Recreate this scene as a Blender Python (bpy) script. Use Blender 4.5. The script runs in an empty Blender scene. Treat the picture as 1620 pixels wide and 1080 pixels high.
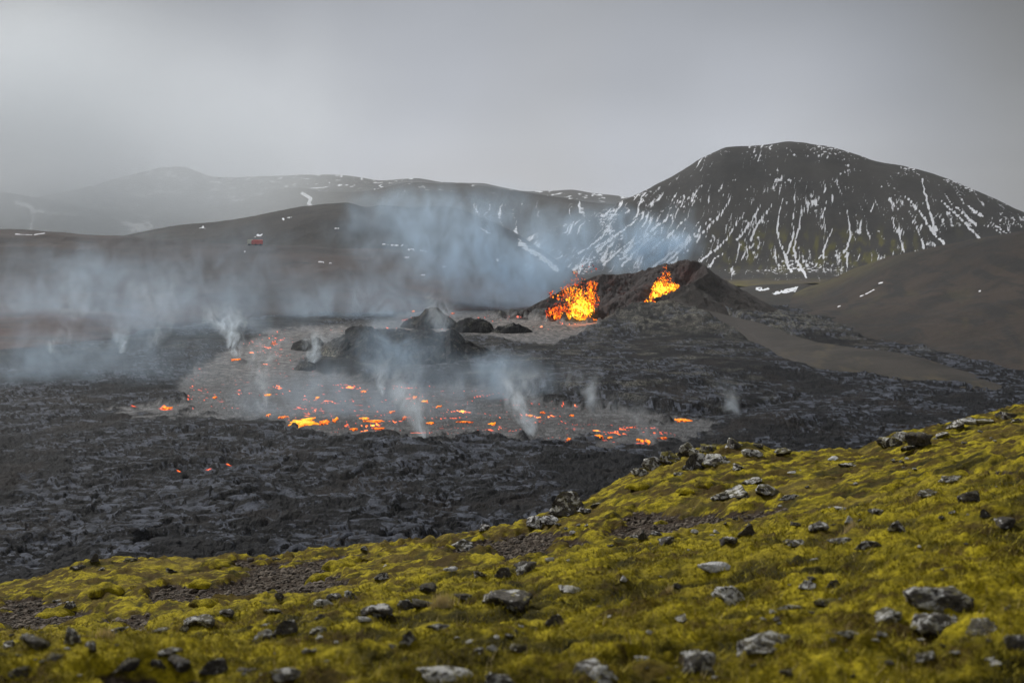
import bpy, math, random
import numpy as np
from mathutils import Vector, Matrix

random.seed(7)
RNG = np.random.default_rng(11)
scene = bpy.context.scene
C = scene.collection

# ------------------------------------------------------------------ camera, sky, sun, exposure
CAM_Z = 60.0
F_PX = 2250.0                      # focal length in photograph pixels (50 mm on a 36 mm sensor, 1620 px wide)
PITCH = math.atan(200.0 / 2250.0)
CP, SP = math.cos(PITCH), math.sin(PITCH)
cam_data = bpy.data.cameras.new('camera')
cam_data.lens = 50.0
cam_data.sensor_width = 36.0
cam_data.clip_start = 0.1
cam_data.clip_end = 60000.0
cam_data.dof.use_dof = True
cam_data.dof.focus_distance = 120.0
cam_data.dof.aperture_fstop = 3.6
cam = bpy.data.objects.new('camera', cam_data)
C.objects.link(cam)
cam.location = (0, 0, CAM_Z)
cam.rotation_euler = (math.pi / 2 - PITCH, 0, 0)
scene.camera = cam

SUN_EL, SUN_AZ = math.radians(38), math.radians(-38)   # azimuth from +Y (view direction), negative = left
world = bpy.data.worlds.new('World')
scene.world = world
world.use_nodes = True
wn, wl = world.node_tree.nodes, world.node_tree.links
wn.clear()
w_out = wn.new('ShaderNodeOutputWorld')
w_sky = wn.new('ShaderNodeTexSky'); w_sky.sky_type = 'NISHITA'; w_sky.sun_disc = False
w_sky.sun_elevation = SUN_EL; w_sky.sun_rotation = SUN_AZ
w_bg1 = wn.new('ShaderNodeBackground'); w_bg1.inputs['Strength'].default_value = 0.06
wl.new(w_sky.outputs[0], w_bg1.inputs['Color'])
# the overcast: a grey cloud deck, paler near the horizon, with broad soft darker and warmer swathes
w_tc = wn.new('ShaderNodeTexCoord')
w_sep = wn.new('ShaderNodeSeparateXYZ'); wl.new(w_tc.outputs['Generated'], w_sep.inputs[0])
w_ramp = wn.new('ShaderNodeValToRGB')
wl.new(w_sep.outputs['Z'], w_ramp.inputs[0])
cr = w_ramp.color_ramp
cr.elements[0].position = 0.0; cr.elements[0].color = (0.54, 0.56, 0.615, 1)
cr.elements[1].position = 1.0; cr.elements[1].color = (0.60, 0.62, 0.66, 1)
for pos, col in ((0.05, (0.54, 0.56, 0.61)), (0.10, (0.46, 0.475, 0.515)), (0.155, (0.35, 0.36, 0.385)), (0.3, (0.46, 0.475, 0.505))):
    e = cr.elements.new(pos); e.color = (*col, 1)
w_n = wn.new('ShaderNodeTexNoise'); w_n.inputs['Scale'].default_value = 3.2; w_n.inputs['Detail'].default_value = 3
w_n.inputs['Roughness'].default_value = 0.45
w_map = wn.new('ShaderNodeMapping'); w_map.inputs['Scale'].default_value = (1.0, 1.0, 1.8)
w_map.inputs['Location'].default_value = (0.55, 0.0, 0.2)
wl.new(w_tc.outputs['Generated'], w_map.inputs[0]); wl.new(w_map.outputs[0], w_n.inputs['Vector'])
w_r2 = wn.new('ShaderNodeMapRange'); w_r2.inputs['From Min'].default_value = 0.3; w_r2.inputs['From Max'].default_value = 0.7
w_r2.inputs['To Min'].default_value = 0.84; w_r2.inputs['To Max'].default_value = 1.14
wl.new(w_n.outputs['Fac'], w_r2.inputs['Value'])
# lens vignetting put into the sky brightness: darker towards left and right of view
w_left = wn.new('ShaderNodeMapRange'); w_left.interpolation_type = 'SMOOTHSTEP'
w_left.inputs['From Min'].default_value = -0.42; w_left.inputs['From Max'].default_value = -0.14
w_left.inputs['To Min'].default_value = 0.42; w_left.inputs['To Max'].default_value = 1.0
wl.new(w_sep.outputs['X'], w_left.inputs['Value'])
w_right = wn.new('ShaderNodeMapRange'); w_right.interpolation_type = 'SMOOTHSTEP'
w_right.inputs['From Min'].default_value = 0.10; w_right.inputs['From Max'].default_value = 0.42
w_right.inputs['To Min'].default_value = 1.0; w_right.inputs['To Max'].default_value = 0.42
wl.new(w_sep.outputs['X'], w_right.inputs['Value'])
w_m1 = wn.new('ShaderNodeMath'); w_m1.operation = 'MULTIPLY'
wl.new(w_left.outputs[0], w_m1.inputs[0]); wl.new(w_right.outputs[0], w_m1.inputs[1])
w_m2 = wn.new('ShaderNodeMath'); w_m2.operation = 'MULTIPLY'
wl.new(w_m1.outputs[0], w_m2.inputs[0]); wl.new(w_r2.outputs[0], w_m2.inputs[1])
w_warm = wn.new('ShaderNodeTexNoise'); w_warm.inputs['Scale'].default_value = 2.3; w_warm.inputs['Detail'].default_value = 2
wl.new(w_tc.outputs['Generated'], w_warm.inputs['Vector'])
w_wr = wn.new('ShaderNodeMapRange'); w_wr.inputs['From Min'].default_value = 0.42; w_wr.inputs['From Max'].default_value = 0.62
wl.new(w_warm.outputs['Fac'], w_wr.inputs['Value'])
w_tint = wn.new('ShaderNodeMixRGB'); w_tint.inputs[1].default_value = (0.99, 1.0, 1.02, 1); w_tint.inputs[2].default_value = (1.05, 1.0, 0.90, 1)
wl.new(w_wr.outputs[0], w_tint.inputs[0])
w_mulc = wn.new('ShaderNodeMixRGB'); w_mulc.blend_type = 'MULTIPLY'; w_mulc.inputs[0].default_value = 1
wl.new(w_ramp.outputs[0], w_mulc.inputs[1]); wl.new(w_tint.outputs[0], w_mulc.inputs[2])
w_bg2 = wn.new('ShaderNodeBackground')
wl.new(w_mulc.outputs[0], w_bg2.inputs['Color']); wl.new(w_m2.outputs[0], w_bg2.inputs['Strength'])
w_mix = wn.new('ShaderNodeMixShader'); w_mix.inputs[0].default_value = 0.93
wl.new(w_bg1.outputs[0], w_mix.inputs[1]); wl.new(w_bg2.outputs[0], w_mix.inputs[2])
wl.new(w_mix.outputs[0], w_out.inputs['Surface'])

sun_data = bpy.data.lights.new('sun', 'SUN')
sun_data.energy = 3.6
sun_data.angle = math.radians(7)
sun_data.color = (1.0, 0.985, 0.955)
sun = bpy.data.objects.new('sun', sun_data)
C.objects.link(sun)
sd = Vector((math.sin(SUN_AZ) * math.cos(SUN_EL), math.cos(SUN_AZ) * math.cos(SUN_EL), math.sin(SUN_EL)))
sun.rotation_euler = sd.to_track_quat('Z', 'Y').to_euler()
sun.location = (-200, -100, 400)

scene.view_settings.view_transform = 'Standard'
scene.view_settings.look = 'None'
scene.view_settings.exposure = 0.0
scene.view_settings.gamma = 1.0
scene.view_settings.use_curve_mapping = False
scene.render.engine = 'CYCLES'
cy = scene.cycles
cy.use_denoising = True
cy.max_bounces = 6
cy.diffuse_bounces = 2
cy.glossy_bounces = 1
cy.transmission_bounces = 2
cy.volume_bounces = 2
cy.transparent_max_bounces = 8
cy.volume_step_rate = 1.0
cy.volume_max_steps = 48
cy.sample_clamp_indirect = 3.0

# ------------------------------------------------------------------ numpy noise
def _hash(ix, iy, seed):
    h = (ix.astype(np.int64) * 374761393 + iy.astype(np.int64) * 668265263 + seed * 974711) & 0xffffffff
    h = ((h ^ (h >> 13)) * 1274126177) & 0xffffffff
    h = ((h ^ (h >> 16)) * 2246822519) & 0xffffffff
    return (h ^ (h >> 15)) & 0xffffffff

def perlin(x, y, seed=0):
    x0 = np.floor(x); y0 = np.floor(y)
    fx = x - x0; fy = y - y0
    ix = x0.astype(np.int64); iy = y0.astype(np.int64)
    u = fx * fx * fx * (fx * (fx * 6 - 15) + 10); v = fy * fy * fy * (fy * (fy * 6 - 15) + 10)
    def g(dx, dy):
        a = _hash(ix + dx, iy + dy, seed) * (2 * math.pi / 4294967296.0)
        return np.cos(a) * (fx - dx) + np.sin(a) * (fy - dy)
    a = g(0, 0); b = g(1, 0); c = g(0, 1); d = g(1, 1)
    return ((a + u * (b - a)) + v * ((c + u * (d - c)) - (a + u * (b - a)))) * 1.5

def fbm(x, y, octs=4, seed=0, gain=0.5, lac=2.03):
    t = np.zeros_like(x, dtype=float); a = 1.0; n = 0
    for i in range(octs):
        t += a * perlin(x + i * 17.3, y - i * 9.1, seed + i * 31); n += a
        x = x * lac; y = y * lac; a *= gain
    return t / n

def ridged(x, y, octs=4, seed=0, gain=0.5, lac=2.1):
    t = np.zeros_like(x, dtype=float); a = 1.0; n = 0
    for i in range(octs):
        t += a * (1 - np.abs(perlin(x + i * 5.3, y + i * 7.7, seed + i * 13)) * 2); n += a
        x = x * lac; y = y * lac; a *= gain
    return t / n

def worley(x, y, seed=0):
    ix = np.floor(x).astype(np.int64); iy = np.floor(y).astype(np.int64)
    f1 = np.full(x.shape, 9.0); f2 = np.full(x.shape, 9.0); cid = np.zeros(x.shape)
    for dx in (-1, 0, 1):
        for dy in (-1, 0, 1):
            h = _hash(ix + dx, iy + dy, seed)
            px = ix + dx + (h & 0xffff) / 65536.0; py = iy + dy + (h >> 16) / 65536.0
            d = np.hypot(px - x, py - y)
            near = d < f1
            f2 = np.where(near, f1, np.minimum(f2, d))
            cid = np.where(near, (_hash(ix + dx, iy + dy, seed + 5) & 0xffff) / 65536.0, cid)
            f1 = np.where(near, d, f1)
    return f1, f2, cid

def sstep(a, b, x):
    t = np.clip((x - a) / (b - a), 0, 1)
    return t * t * (3 - 2 * t)

# ------------------------------------------------------------------ camera geometry helpers
def pt(px, row, Y):
    """world point at depth Y (metres north of the camera) that the photograph shows at px, row"""
    xc = (px - 810.0) / F_PX; yc = -(row - 540.0) / F_PX
    t = Y / (CP + yc * SP)
    return np.array([xc * t, Y, CAM_Z + t * (-SP + yc * CP)])

def ground_Y(row, z=0.0):
    yc = -(row - 540.0) / F_PX
    return (CAM_Z - z) * (CP + yc * SP) / (SP - yc * CP)

def on_ground(px, row, z=0.0):
    return pt(px, row, ground_Y(row, z))

def project(x, y, z):
    dz = z - CAM_Z
    dep = y * CP - dz * SP
    up = y * SP + dz * CP
    return 810.0 + F_PX * x / dep, 540.0 - F_PX * up / dep

def poly_sd(px, py, poly):
    """signed distance to a polygon in the units given, positive inside"""
    P = np.asarray(poly, float); Q = np.roll(P, -1, axis=0)
    d = np.full(px.shape, 1e18); ins = np.zeros(px.shape, bool)
    for (ax, ay), (bx, by) in zip(P, Q):
        ex, ey = bx - ax, by - ay
        t = np.clip(((px - ax) * ex + (py - ay) * ey) / (ex * ex + ey * ey + 1e-12), 0, 1)
        d = np.minimum(d, (px - ax - t * ex) ** 2 + (py - ay - t * ey) ** 2)
        c = ((ay > py) != (by > py))
        with np.errstate(divide='ignore', invalid='ignore'):
            xi = ex * (py - ay) / (ey if ey != 0 else 1e-12) + ax
        ins ^= c & (px < xi)
    d = np.sqrt(d)
    return np.where(ins, d, -d)

def line_d(px, py, pts, sy=1.0):
    """distance to a polyline and the parameter (0..1) of the nearest point"""
    P = np.asarray(pts, float)
    best = np.full(px.shape, 1e9); par = np.zeros(px.shape)
    n = len(P) - 1
    for i in range(n):
        ax, ay = P[i][:2]; bx, by = P[i + 1][:2]
        ex, ey = bx - ax, (by - ay) * sy
        qx = px - ax; qy = (py - ay) * sy
        t = np.clip((qx * ex + qy * ey) / (ex * ex + ey * ey + 1e-12), 0, 1)
        d = np.hypot(qx - t * ex, qy - t * ey)
        m = d < best
        best = np.where(m, d, best); par = np.where(m, (i + t) / n, par)
    return best, par

# ------------------------------------------------------------------ object helpers
def tag(o, label=None, cat=None, group=None, kind=None):
    if label: o['label'] = label
    if cat: o['category'] = cat
    if group: o['group'] = group
    if kind: o['kind'] = kind
    return o

def mesh_from(name, co, faces4=None, tris=None, attrs=None, mat=None, smooth=True):
    me = bpy.data.meshes.new(name)
    co = np.asarray(co, np.float32).reshape(-1, 3)
    F = faces4 if faces4 is not None else tris
    k = F.shape[1]
    me.vertices.add(len(co)); me.vertices.foreach_set('co', co.ravel())
    me.loops.add(F.size); me.loops.foreach_set('vertex_index', F.astype(np.int32).ravel())
    me.polygons.add(len(F)); me.polygons.foreach_set('loop_start', np.arange(0, F.size, k, dtype=np.int32))
    me.update(calc_edges=True)
    me.polygons.foreach_set('use_smooth', np.full(len(F), smooth))
    for an, av in (attrs or {}).items():
        a = me.attributes.new(an, 'FLOAT', 'POINT')
        a.data.foreach_set('value', np.asarray(av, np.float32).ravel())
    if mat: me.materials.append(mat)
    me.validate()
    return me

def grid_obj(name, X, Y, Z, attrs=None, mat=None, parent=None):
    ny, nx = X.shape
    idx = np.arange(nx * ny).reshape(ny, nx)
    F = np.stack([idx[:-1, :-1], idx[:-1, 1:], idx[1:, 1:], idx[1:, :-1]], -1).reshape(-1, 4)
    me = mesh_from(name, np.stack([X, Y, Z], -1), faces4=F, attrs=attrs, mat=mat)
    o = bpy.data.objects.new(name, me); C.objects.link(o)
    if parent: o.parent = parent
    return o

def hermite(xs, V, q):
    """V: (n, m) values at xs; q: query (k,) -> (k, m) cubic hermite with limited slopes"""
    xs = np.asarray(xs, float)
    h = np.diff(xs)[:, None]
    s = np.diff(V, axis=0) / h
    m = np.zeros_like(V)
    m[0] = s[0]; m[-1] = s[-1]
    a, b = s[:-1], s[1:]
    with np.errstate(divide='ignore', invalid='ignore'):
        hm = np.where(a * b > 0, 2 * a * b / (a + b), 0.0)
    m[1:-1] = hm
    i = np.clip(np.searchsorted(xs, q, side='right') - 1, 0, len(xs) - 2)
    t = ((q - xs[i]) / (xs[i + 1] - xs[i]))
    return i, t, m, h

def herm_eval(xs, V, q):
    i, t, m, h = hermite(xs, V, q)
    t = t[:, None]; hh = h[i]
    return ((2 * t**3 - 3 * t**2 + 1) * V[i] + (t**3 - 2 * t**2 + t) * hh * m[i]
            + (-2 * t**3 + 3 * t**2) * V[i + 1] + (t**3 - t**2) * hh * m[i + 1])

def smooth_interp(u, us, vs):
    """smooth 1D interpolation through scattered control points"""
    o = np.argsort(us); us = np.asarray(us)[o]; vs = np.asarray(vs)[o]
    return herm_eval(us, vs[:, None], np.clip(u, us[0], us[-1]))[:, 0]

def loft(layers, px0, px1, nu, nv):
    """layers: lists of (px, row, Y); returns X, Y, Z arrays and v parameter (layer index)"""
    u = np.linspace((px0 - 810) / F_PX, (px1 - 810) / F_PX, nu)
    LY, LZ = [], []
    for L in layers:
        P = np.array([pt(*c) for c in L])
        us = P[:, 0] / P[:, 1]
        LY.append(smooth_interp(u, us, P[:, 1])); LZ.append(smooth_interp(u, us, P[:, 2]))
    LY, LZ = np.array(LY), np.array(LZ)
    q = np.linspace(0, len(layers) - 1, nv)
    xs = np.arange(len(layers))
    Y = herm_eval(xs, LY, q); Z = herm_eval(xs, LZ, q)
    return Y * u[None, :], Y, Z, np.repeat(q[:, None], nu, 1)

def back_of(layer, dY, dz):
    """a layer dY metres behind the given one and dz lower"""
    out = []
    for (px, row, Y) in layer:
        p = pt(px, row, Y)
        x, y, z = p[0] * (Y + dY) / Y, Y + dY, p[2] - dz
        a, b = project(x, y, z)
        out.append((a, b, y))
    return out

# ------------------------------------------------------------------ material helpers
class M:
    def __init__(s, name):
        s.mat = bpy.data.materials.new(name); s.mat.use_nodes = True
        s.n = s.mat.node_tree.nodes; s.l = s.mat.node_tree.links
        s.n.clear()
        s.out = s.n.new('ShaderNodeOutputMaterial')
        s.b = s.n.new('ShaderNodeBsdfPrincipled')
        s.l.new(s.b.outputs[0], s.out.inputs['Surface'])
        s.b.inputs['Roughness'].default_value = 0.9
        s.b.inputs['Specular IOR Level'].default_value = 0.2
        s.tc = s.n.new('ShaderNodeTexCoord')
    def link(s, a, b): s.l.new(a, b); return b
    def attr(s, name):
        a = s.n.new('ShaderNodeAttribute'); a.attribute_name = name; return a.outputs['Fac']
    def mapping(s, scale=(1, 1, 1), vec=None, loc=(0, 0, 0), rot=(0, 0, 0)):
        m = s.n.new('ShaderNodeMapping'); m.inputs['Scale'].default_value = scale
        m.inputs['Location'].default_value = loc; m.inputs['Rotation'].default_value = rot
        s.l.new(vec or s.tc.outputs['Object'], m.inputs[0]); return m.outputs[0]
    def noise(s, scale, detail=4, rough=0.55, vec=None, dist=0.0, out='Fac'):
        n = s.n.new('ShaderNodeTexNoise'); n.inputs['Scale'].default_value = scale
        n.inputs['Detail'].default_value = detail; n.inputs['Roughness'].default_value = rough
        n.inputs['Distortion'].default_value = dist
        s.l.new(vec or s.tc.outputs['Object'], n.inputs['Vector']); return n.outputs[out]
    def voronoi(s, scale, vec=None, feature='F1', out='Distance', rnd=1.0):
        n = s.n.new('ShaderNodeTexVoronoi'); n.feature = feature; n.inputs['Scale'].default_value = scale
        n.inputs['Randomness'].default_value = rnd
        s.l.new(vec or s.tc.outputs['Object'], n.inputs['Vector']); return n.outputs[out]
    def rng(s, v, a, b, c=0.0, d=1.0, smooth=True):
        r = s.n.new('ShaderNodeMapRange')
        if smooth: r.interpolation_type = 'SMOOTHSTEP'
        for k, x in zip(('From Min', 'From Max', 'To Min', 'To Max'), (a, b, c, d)): r.inputs[k].default_value = x
        s.l.new(v, r.inputs['Value']); return r.outputs[0]
    def math(s, op, a, b=None):
        m = s.n.new('ShaderNodeMath'); m.operation = op
        for i, x in enumerate((a, b)):
            if x is None: continue
            if isinstance(x, (int, float)): m.inputs[i].default_value = x
            else: s.l.new(x, m.inputs[i])
        return m.outputs[0]
    def mix(s, f, a, b, mode='MIX'):
        m = s.n.new('ShaderNodeMixRGB'); m.blend_type = mode
        for i, x in enumerate((f, a, b)):
            if isinstance(x, (int, float)): m.inputs[i].default_value = x
            elif isinstance(x, tuple): m.inputs[i].default_value = (*x, 1)
            else: s.l.new(x, m.inputs[i])
        return m.outputs[0]
    def ramp(s, v, stops):
        r = s.n.new('ShaderNodeValToRGB'); e = r.color_ramp.elements
        e[0].position, e[0].color = stops[0][0], (*stops[0][1], 1)
        e[1].position, e[1].color = stops[-1][0], (*stops[-1][1], 1)
        for p, c in stops[1:-1]:
            x = e.new(p); x.color = (*c, 1)
        s.l.new(v, r.inputs[0]); return r.outputs[0]
    def bump(s, h, strength=0.5, dist=0.1, normal=None):
        b = s.n.new('ShaderNodeBump'); b.inputs['Strength'].default_value = strength
        b.inputs['Distance'].default_value = dist
        s.l.new(h, b.inputs['Height'])
        if normal is not None: s.l.new(normal, b.inputs['Normal'])
        return b.outputs[0]
    def base(s, c):
        if isinstance(c, tuple): s.b.inputs['Base Color'].default_value = (*c, 1)
        else: s.l.new(c, s.b.inputs['Base Color'])
    def normal(s, n): s.l.new(n, s.b.inputs['Normal'])

def emit_ramp(m, fac, strength_scale=1.0):
    """hot lava: dark red -> orange -> yellow by temperature"""
    col = m.ramp(fac, [(0.0, (0.04, 0.004, 0.002)), (0.12, (0.25, 0.012, 0.004)), (0.3, (0.85, 0.07, 0.015)), (0.6, (1.0, 0.24, 0.01)), (0.85, (1.0, 0.50, 0.015)), (1.0, (1.0, 0.72, 0.06))])
    return col

# ================================================================== LARGE STRUCTURE
# ------------------------------------------------------------------ ground sheet
m = M('dark_plain')
n1 = m.noise(0.01, 6); n2 = m.noise(0.3, 5)
m.base(m.mix(m.rng(n1, .4, .62), m.mix(n2, (.05, .042, .035), (.085, .07, .055)), (.13, .115, .03)))
gx = np.linspace(-26000, 26000, 60); gy = np.concatenate([np.linspace(-800, 3000, 40), np.linspace(3400, 30000, 20)])
GX, GY = np.meshgrid(gx, gy)
GZ = -6 + 0 * GX
g = grid_obj('ground', GX, GY, GZ, mat=m.mat); tag(g, kind='structure')

# ------------------------------------------------------------------ distant hills
def hill_material(name, c1, c2, c3, snow=0.0, scale=0.02, snow_attr=False, streak=None, bump=1.5):
    m = M(name)
    v = m.mapping((1, 1, 2.5))
    n1 = m.noise(scale, 6, .6, v); n2 = m.noise(scale * 12, 5, .65, v)
    c = m.mix(m.rng(n1, .38, .62), c1, c2)
    c = m.mix(m.math('MULTIPLY', m.rng(n2, .5, .75), .7), c, c3)
    if snow_attr:
        s_ = m.attr('snow')
        nz = m.noise(scale * 30, 3, .6)
        s2 = m.rng(m.math('ADD', s_, m.math('MULTIPLY', m.math('SUBTRACT', nz, .5), .5)), .42, .58)
        c = m.mix(s2, c, (.78, .80, .84))
    m.base(c)
    m.normal(m.bump(m.noise(scale * 10, 6, .65), .6, bump))
    return m.mat

def add_hill(name, layers, px0, px1, nu, nv, mat, amp=1.0, wl=60, snowfn=None, seed=3, label=None, attrs_fn=None, ridge=0.0):
    X, Y, Z, V = loft(layers, px0, px1, nu, nv)
    n = fbm(X / wl, Y / wl, 6, seed, .52)
    Z = Z + n * amp
    if ridge: Z = Z - ridge * ridged(X / wl * .8, Y / wl * .3, 4, seed + 9) * 1.0
    attrs = {}
    PX, PR = project(X, Y, Z)
    if snowfn is not None: attrs['snow'] = snowfn(X, Y, Z, PX, PR, V)
    if attrs_fn: attrs.update(attrs_fn(X, Y, Z, PX, PR, V))
    o = grid_obj(name, X, Y, Z, attrs, mat)
    tag(o, label, kind='structure')
    return o

def lower(L, rows, dY):
    return [(px, row + rows, Y + dY) for px, row, Y in L]

# A: the farthest snowy range
A_cr = [(-500, 300, 6500), (0, 318, 6500), (120, 300, 6500), (200, 280, 6500), (280, 268, 6500), (350, 284, 6500), (430, 280, 6500), (480, 277, 6500), (525, 276, 6500), (570, 281, 6500), (605, 286, 6500),
        (650, 284, 6500), (700, 290, 6500), (760, 290, 6500), (800, 297, 6500), (850, 303, 6500), (900, 302, 6500), (940, 308, 6500), (985, 313, 6500), (1100, 325, 6500), (2100, 320, 6500)]
A_b = [(px, 347, 4800) for px in (-500, 400, 800, 1100, 2100)]
def snow_far(X, Y, Z, PX, PR, V):
    n = fbm(PX / 16 + fbm(PX / 30, PR / 10, 3, 8), PR / 5, 5, 5, .65)
    return .22 + n * 1.0 + fbm(PX / 3.5, PR / 2, 3, 9) * .6 + .12 * fbm(PX / 60, PR / 20, 2, 6)
add_hill('far_mountain', [A_b, A_cr, back_of(A_cr, 1200, 300)], -450, 1200, 420, 90,
         hill_material('far_rock', (.055, .055, .056), (.08, .078, .075), (.10, .095, .085), snow_attr=True, scale=.002, bump=10), 22, 600, snow_far, 21,
         'farthest snow-streaked mountain range along the horizon')

# B: the mid range with gullies
B_cr = [(250, 335, 3600), (330, 330, 3600), (400, 312, 3600), (440, 301, 3600), (470, 299, 3600), (520, 308, 3600), (590, 303, 3600), (650, 290, 3600), (690, 291, 3600), (740, 293, 3600), (800, 300, 3600), (860, 308, 3600), (930, 317, 3600), (1000, 322, 3600), (1150, 335, 3600), (1300, 340, 3600)]
B_b = [(250, 372, 2700), (600, 380, 2700), (900, 385, 2700), (1300, 385, 2700)]
def snow_mid(X, Y, Z, PX, PR, V):
    n = fbm(PX / 7 + fbm(PX / 30, PR / 30, 3, 8) * 2, PR / 45, 5, 15, .6)
    n2 = fbm(PX / 22, PR / 9, 5, 16, .6)
    t = sstep(660, 760, PX) * sstep(300, 325, PR)
    d, _ = line_d(PX, PR, [(478, 306), (492, 314), (488, 322), (497, 330), (490, 338)])
    return np.maximum(.26 + n * .75 * t + n2 * .65 * (1 - .5 * t) * sstep(330, 290, PR), 1.1 - d / 4)
add_hill('range_mountain', [B_b, B_cr, back_of(B_cr, 700, 150)], 250, 1200, 480, 120,
         hill_material('range_rock', (.038, .037, .036), (.055, .052, .048), (.08, .072, .06), snow_attr=True, scale=.005, bump=5), 16, 350, snow_mid, 31,
         'grey mountain range with snow-filled gullies behind the dark hill')

# C: dark slope at the far left
C_cr = [(-500, 290, 2700), (-100, 298, 2700), (0, 304, 2700), (60, 312, 2700), (110, 322, 2700), (160, 336, 2700), (200, 344, 2700), (240, 350, 2700), (330, 362, 2700), (450, 370, 2700)]
C_b = [(-500, 400, 2000), (0, 400, 2000), (450, 402, 2000)]
def snow_c(X, Y, Z, PX, PR, V):
    s = np.full(X.shape, 0.12)
    jx = fbm(PX / 7, PR / 5, 4, 23) * 9; jy = fbm(PX / 7, PR / 5, 4, 24) * 6
    PX = PX + jx; PR = PR + jy
    for w, pts in ((4, [(26, 320), (45, 326), (53, 333), (52, 348), (49, 362)]), (2.6, [(50, 332), (80, 337), (122, 340)]), (5, [(200, 352), (215, 358), (232, 350), (238, 358), (210, 364)]), (2, [(190, 352), (240, 366)])):
        d, _ = line_d(PX, PR, pts)
        s = np.maximum(s, 1.1 - d / w)
    return s + fbm(PX / 6, PR / 4, 4, 3) * .9
add_hill('left_mountain', [C_b, C_cr, back_of(C_cr, 700, 120)], -450, 440, 260, 90,
         hill_material('left_rock', (.045, .045, .048), (.065, .062, .06), (.09, .085, .08), snow_attr=True, scale=.006), 10, 250, snow_c, 41,
         'blue-grey mountain slope with T-shaped snow patch on the far left')

# D: the dark rounded hill in the middle
D_cr = [(60, 392, 1400), (150, 380, 1400), (205, 372, 1400), (250, 363, 1400), (300, 355, 1400), (350, 350, 1400), (400, 343, 1400), (440, 336, 1400), (480, 328, 1400), (520, 322, 1400), (550, 320, 1400),
        (580, 326, 1400), (605, 322, 1400), (650, 326, 1400), (700, 325, 1400), (730, 330, 1400), (760, 341, 1390), (800, 360, 1370), (830, 378, 1350), (860, 398, 1330), (900, 425, 1310), (960, 462, 1290)]
D_b = [(60, 425, 1120), (400, 425, 1120), (600, 430, 1120), (750, 440, 1120), (850, 462, 1130), (960, 478, 1130)]
def snow_d(X, Y, Z, PX, PR, V):
    s = np.full(X.shape, 0.0)
    PX = PX + fbm(PX / 6, PR / 4, 4, 25) * 5; PR = PR + fbm(PX / 6, PR / 4, 4, 26) * 4
    for w, pts in ((1.6, [(600, 387), (612, 387), (645, 388)]), (1.3, [(646, 395), (678, 397)]), (6.5, [(822, 384), (845, 400), (862, 410), (882, 426)]), (3, [(902, 412), (925, 428), (940, 436)]), (2, [(404, 374), (414, 371)]),
                   (1.6, [(448, 346), (462, 343)]), (1.8, [(315, 361), (322, 360)]), (1.2, [(530, 361), (536, 362)]), (1.6, [(760, 360), (775, 370)]), (1.5, [(785, 410), (788, 411)])):
        d, _ = line_d(PX, PR, pts)
        s = np.maximum(s, 1.15 - d / w)
    return s + fbm(PX / 8, PR / 3, 4, 13) * .8 - .1
add_hill('dark_hill', [D_b, D_cr, back_of(D_cr, 300, 60)], 60, 960, 560, 150,
         hill_material('dark_hill_rock', (.022, .022, .024), (.036, .033, .032), (.06, .05, .042), snow_attr=True, scale=.02), 4.0, 120, snow_d, 51,
         'dark rounded hill in the middle distance with a slanting snow strip')

# F: the big streaked mountain
F_cr = [(780, 400, 1500), (870, 360, 1560), (920, 345, 1600), (960, 328, 1640), (1000, 310, 1680), (1030, 296, 1700), (1060, 280, 1730), (1090, 263, 1750), (1110, 250, 1760), (1130, 240, 1770), (1150, 232, 1780), (1180, 228, 1790), (1215, 226, 1800), (1250, 223, 1800),
        (1280, 226, 1800), (1310, 231, 1790), (1350, 242, 1780), (1380, 252, 1770), (1420, 260, 1760), (1460, 269, 1750), (1500, 281, 1730), (1540, 297, 1710), (1580, 314, 1690), (1620, 333, 1670), (1700, 366, 1640), (1800, 400, 1600), (1950, 430, 1560)]
F_b = [(780, 452, 1250), (1000, 449, 1270), (1150, 449, 1280), (1300, 449, 1290), (1500, 450, 1290), (1950, 455, 1260)]
F_f = [(780, 438, 1370), (900, 424, 1390), (1000, 425, 1400), (1150, 424, 1410), (1300, 424, 1410), (1500, 420, 1410), (1950, 446, 1380)]
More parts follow.
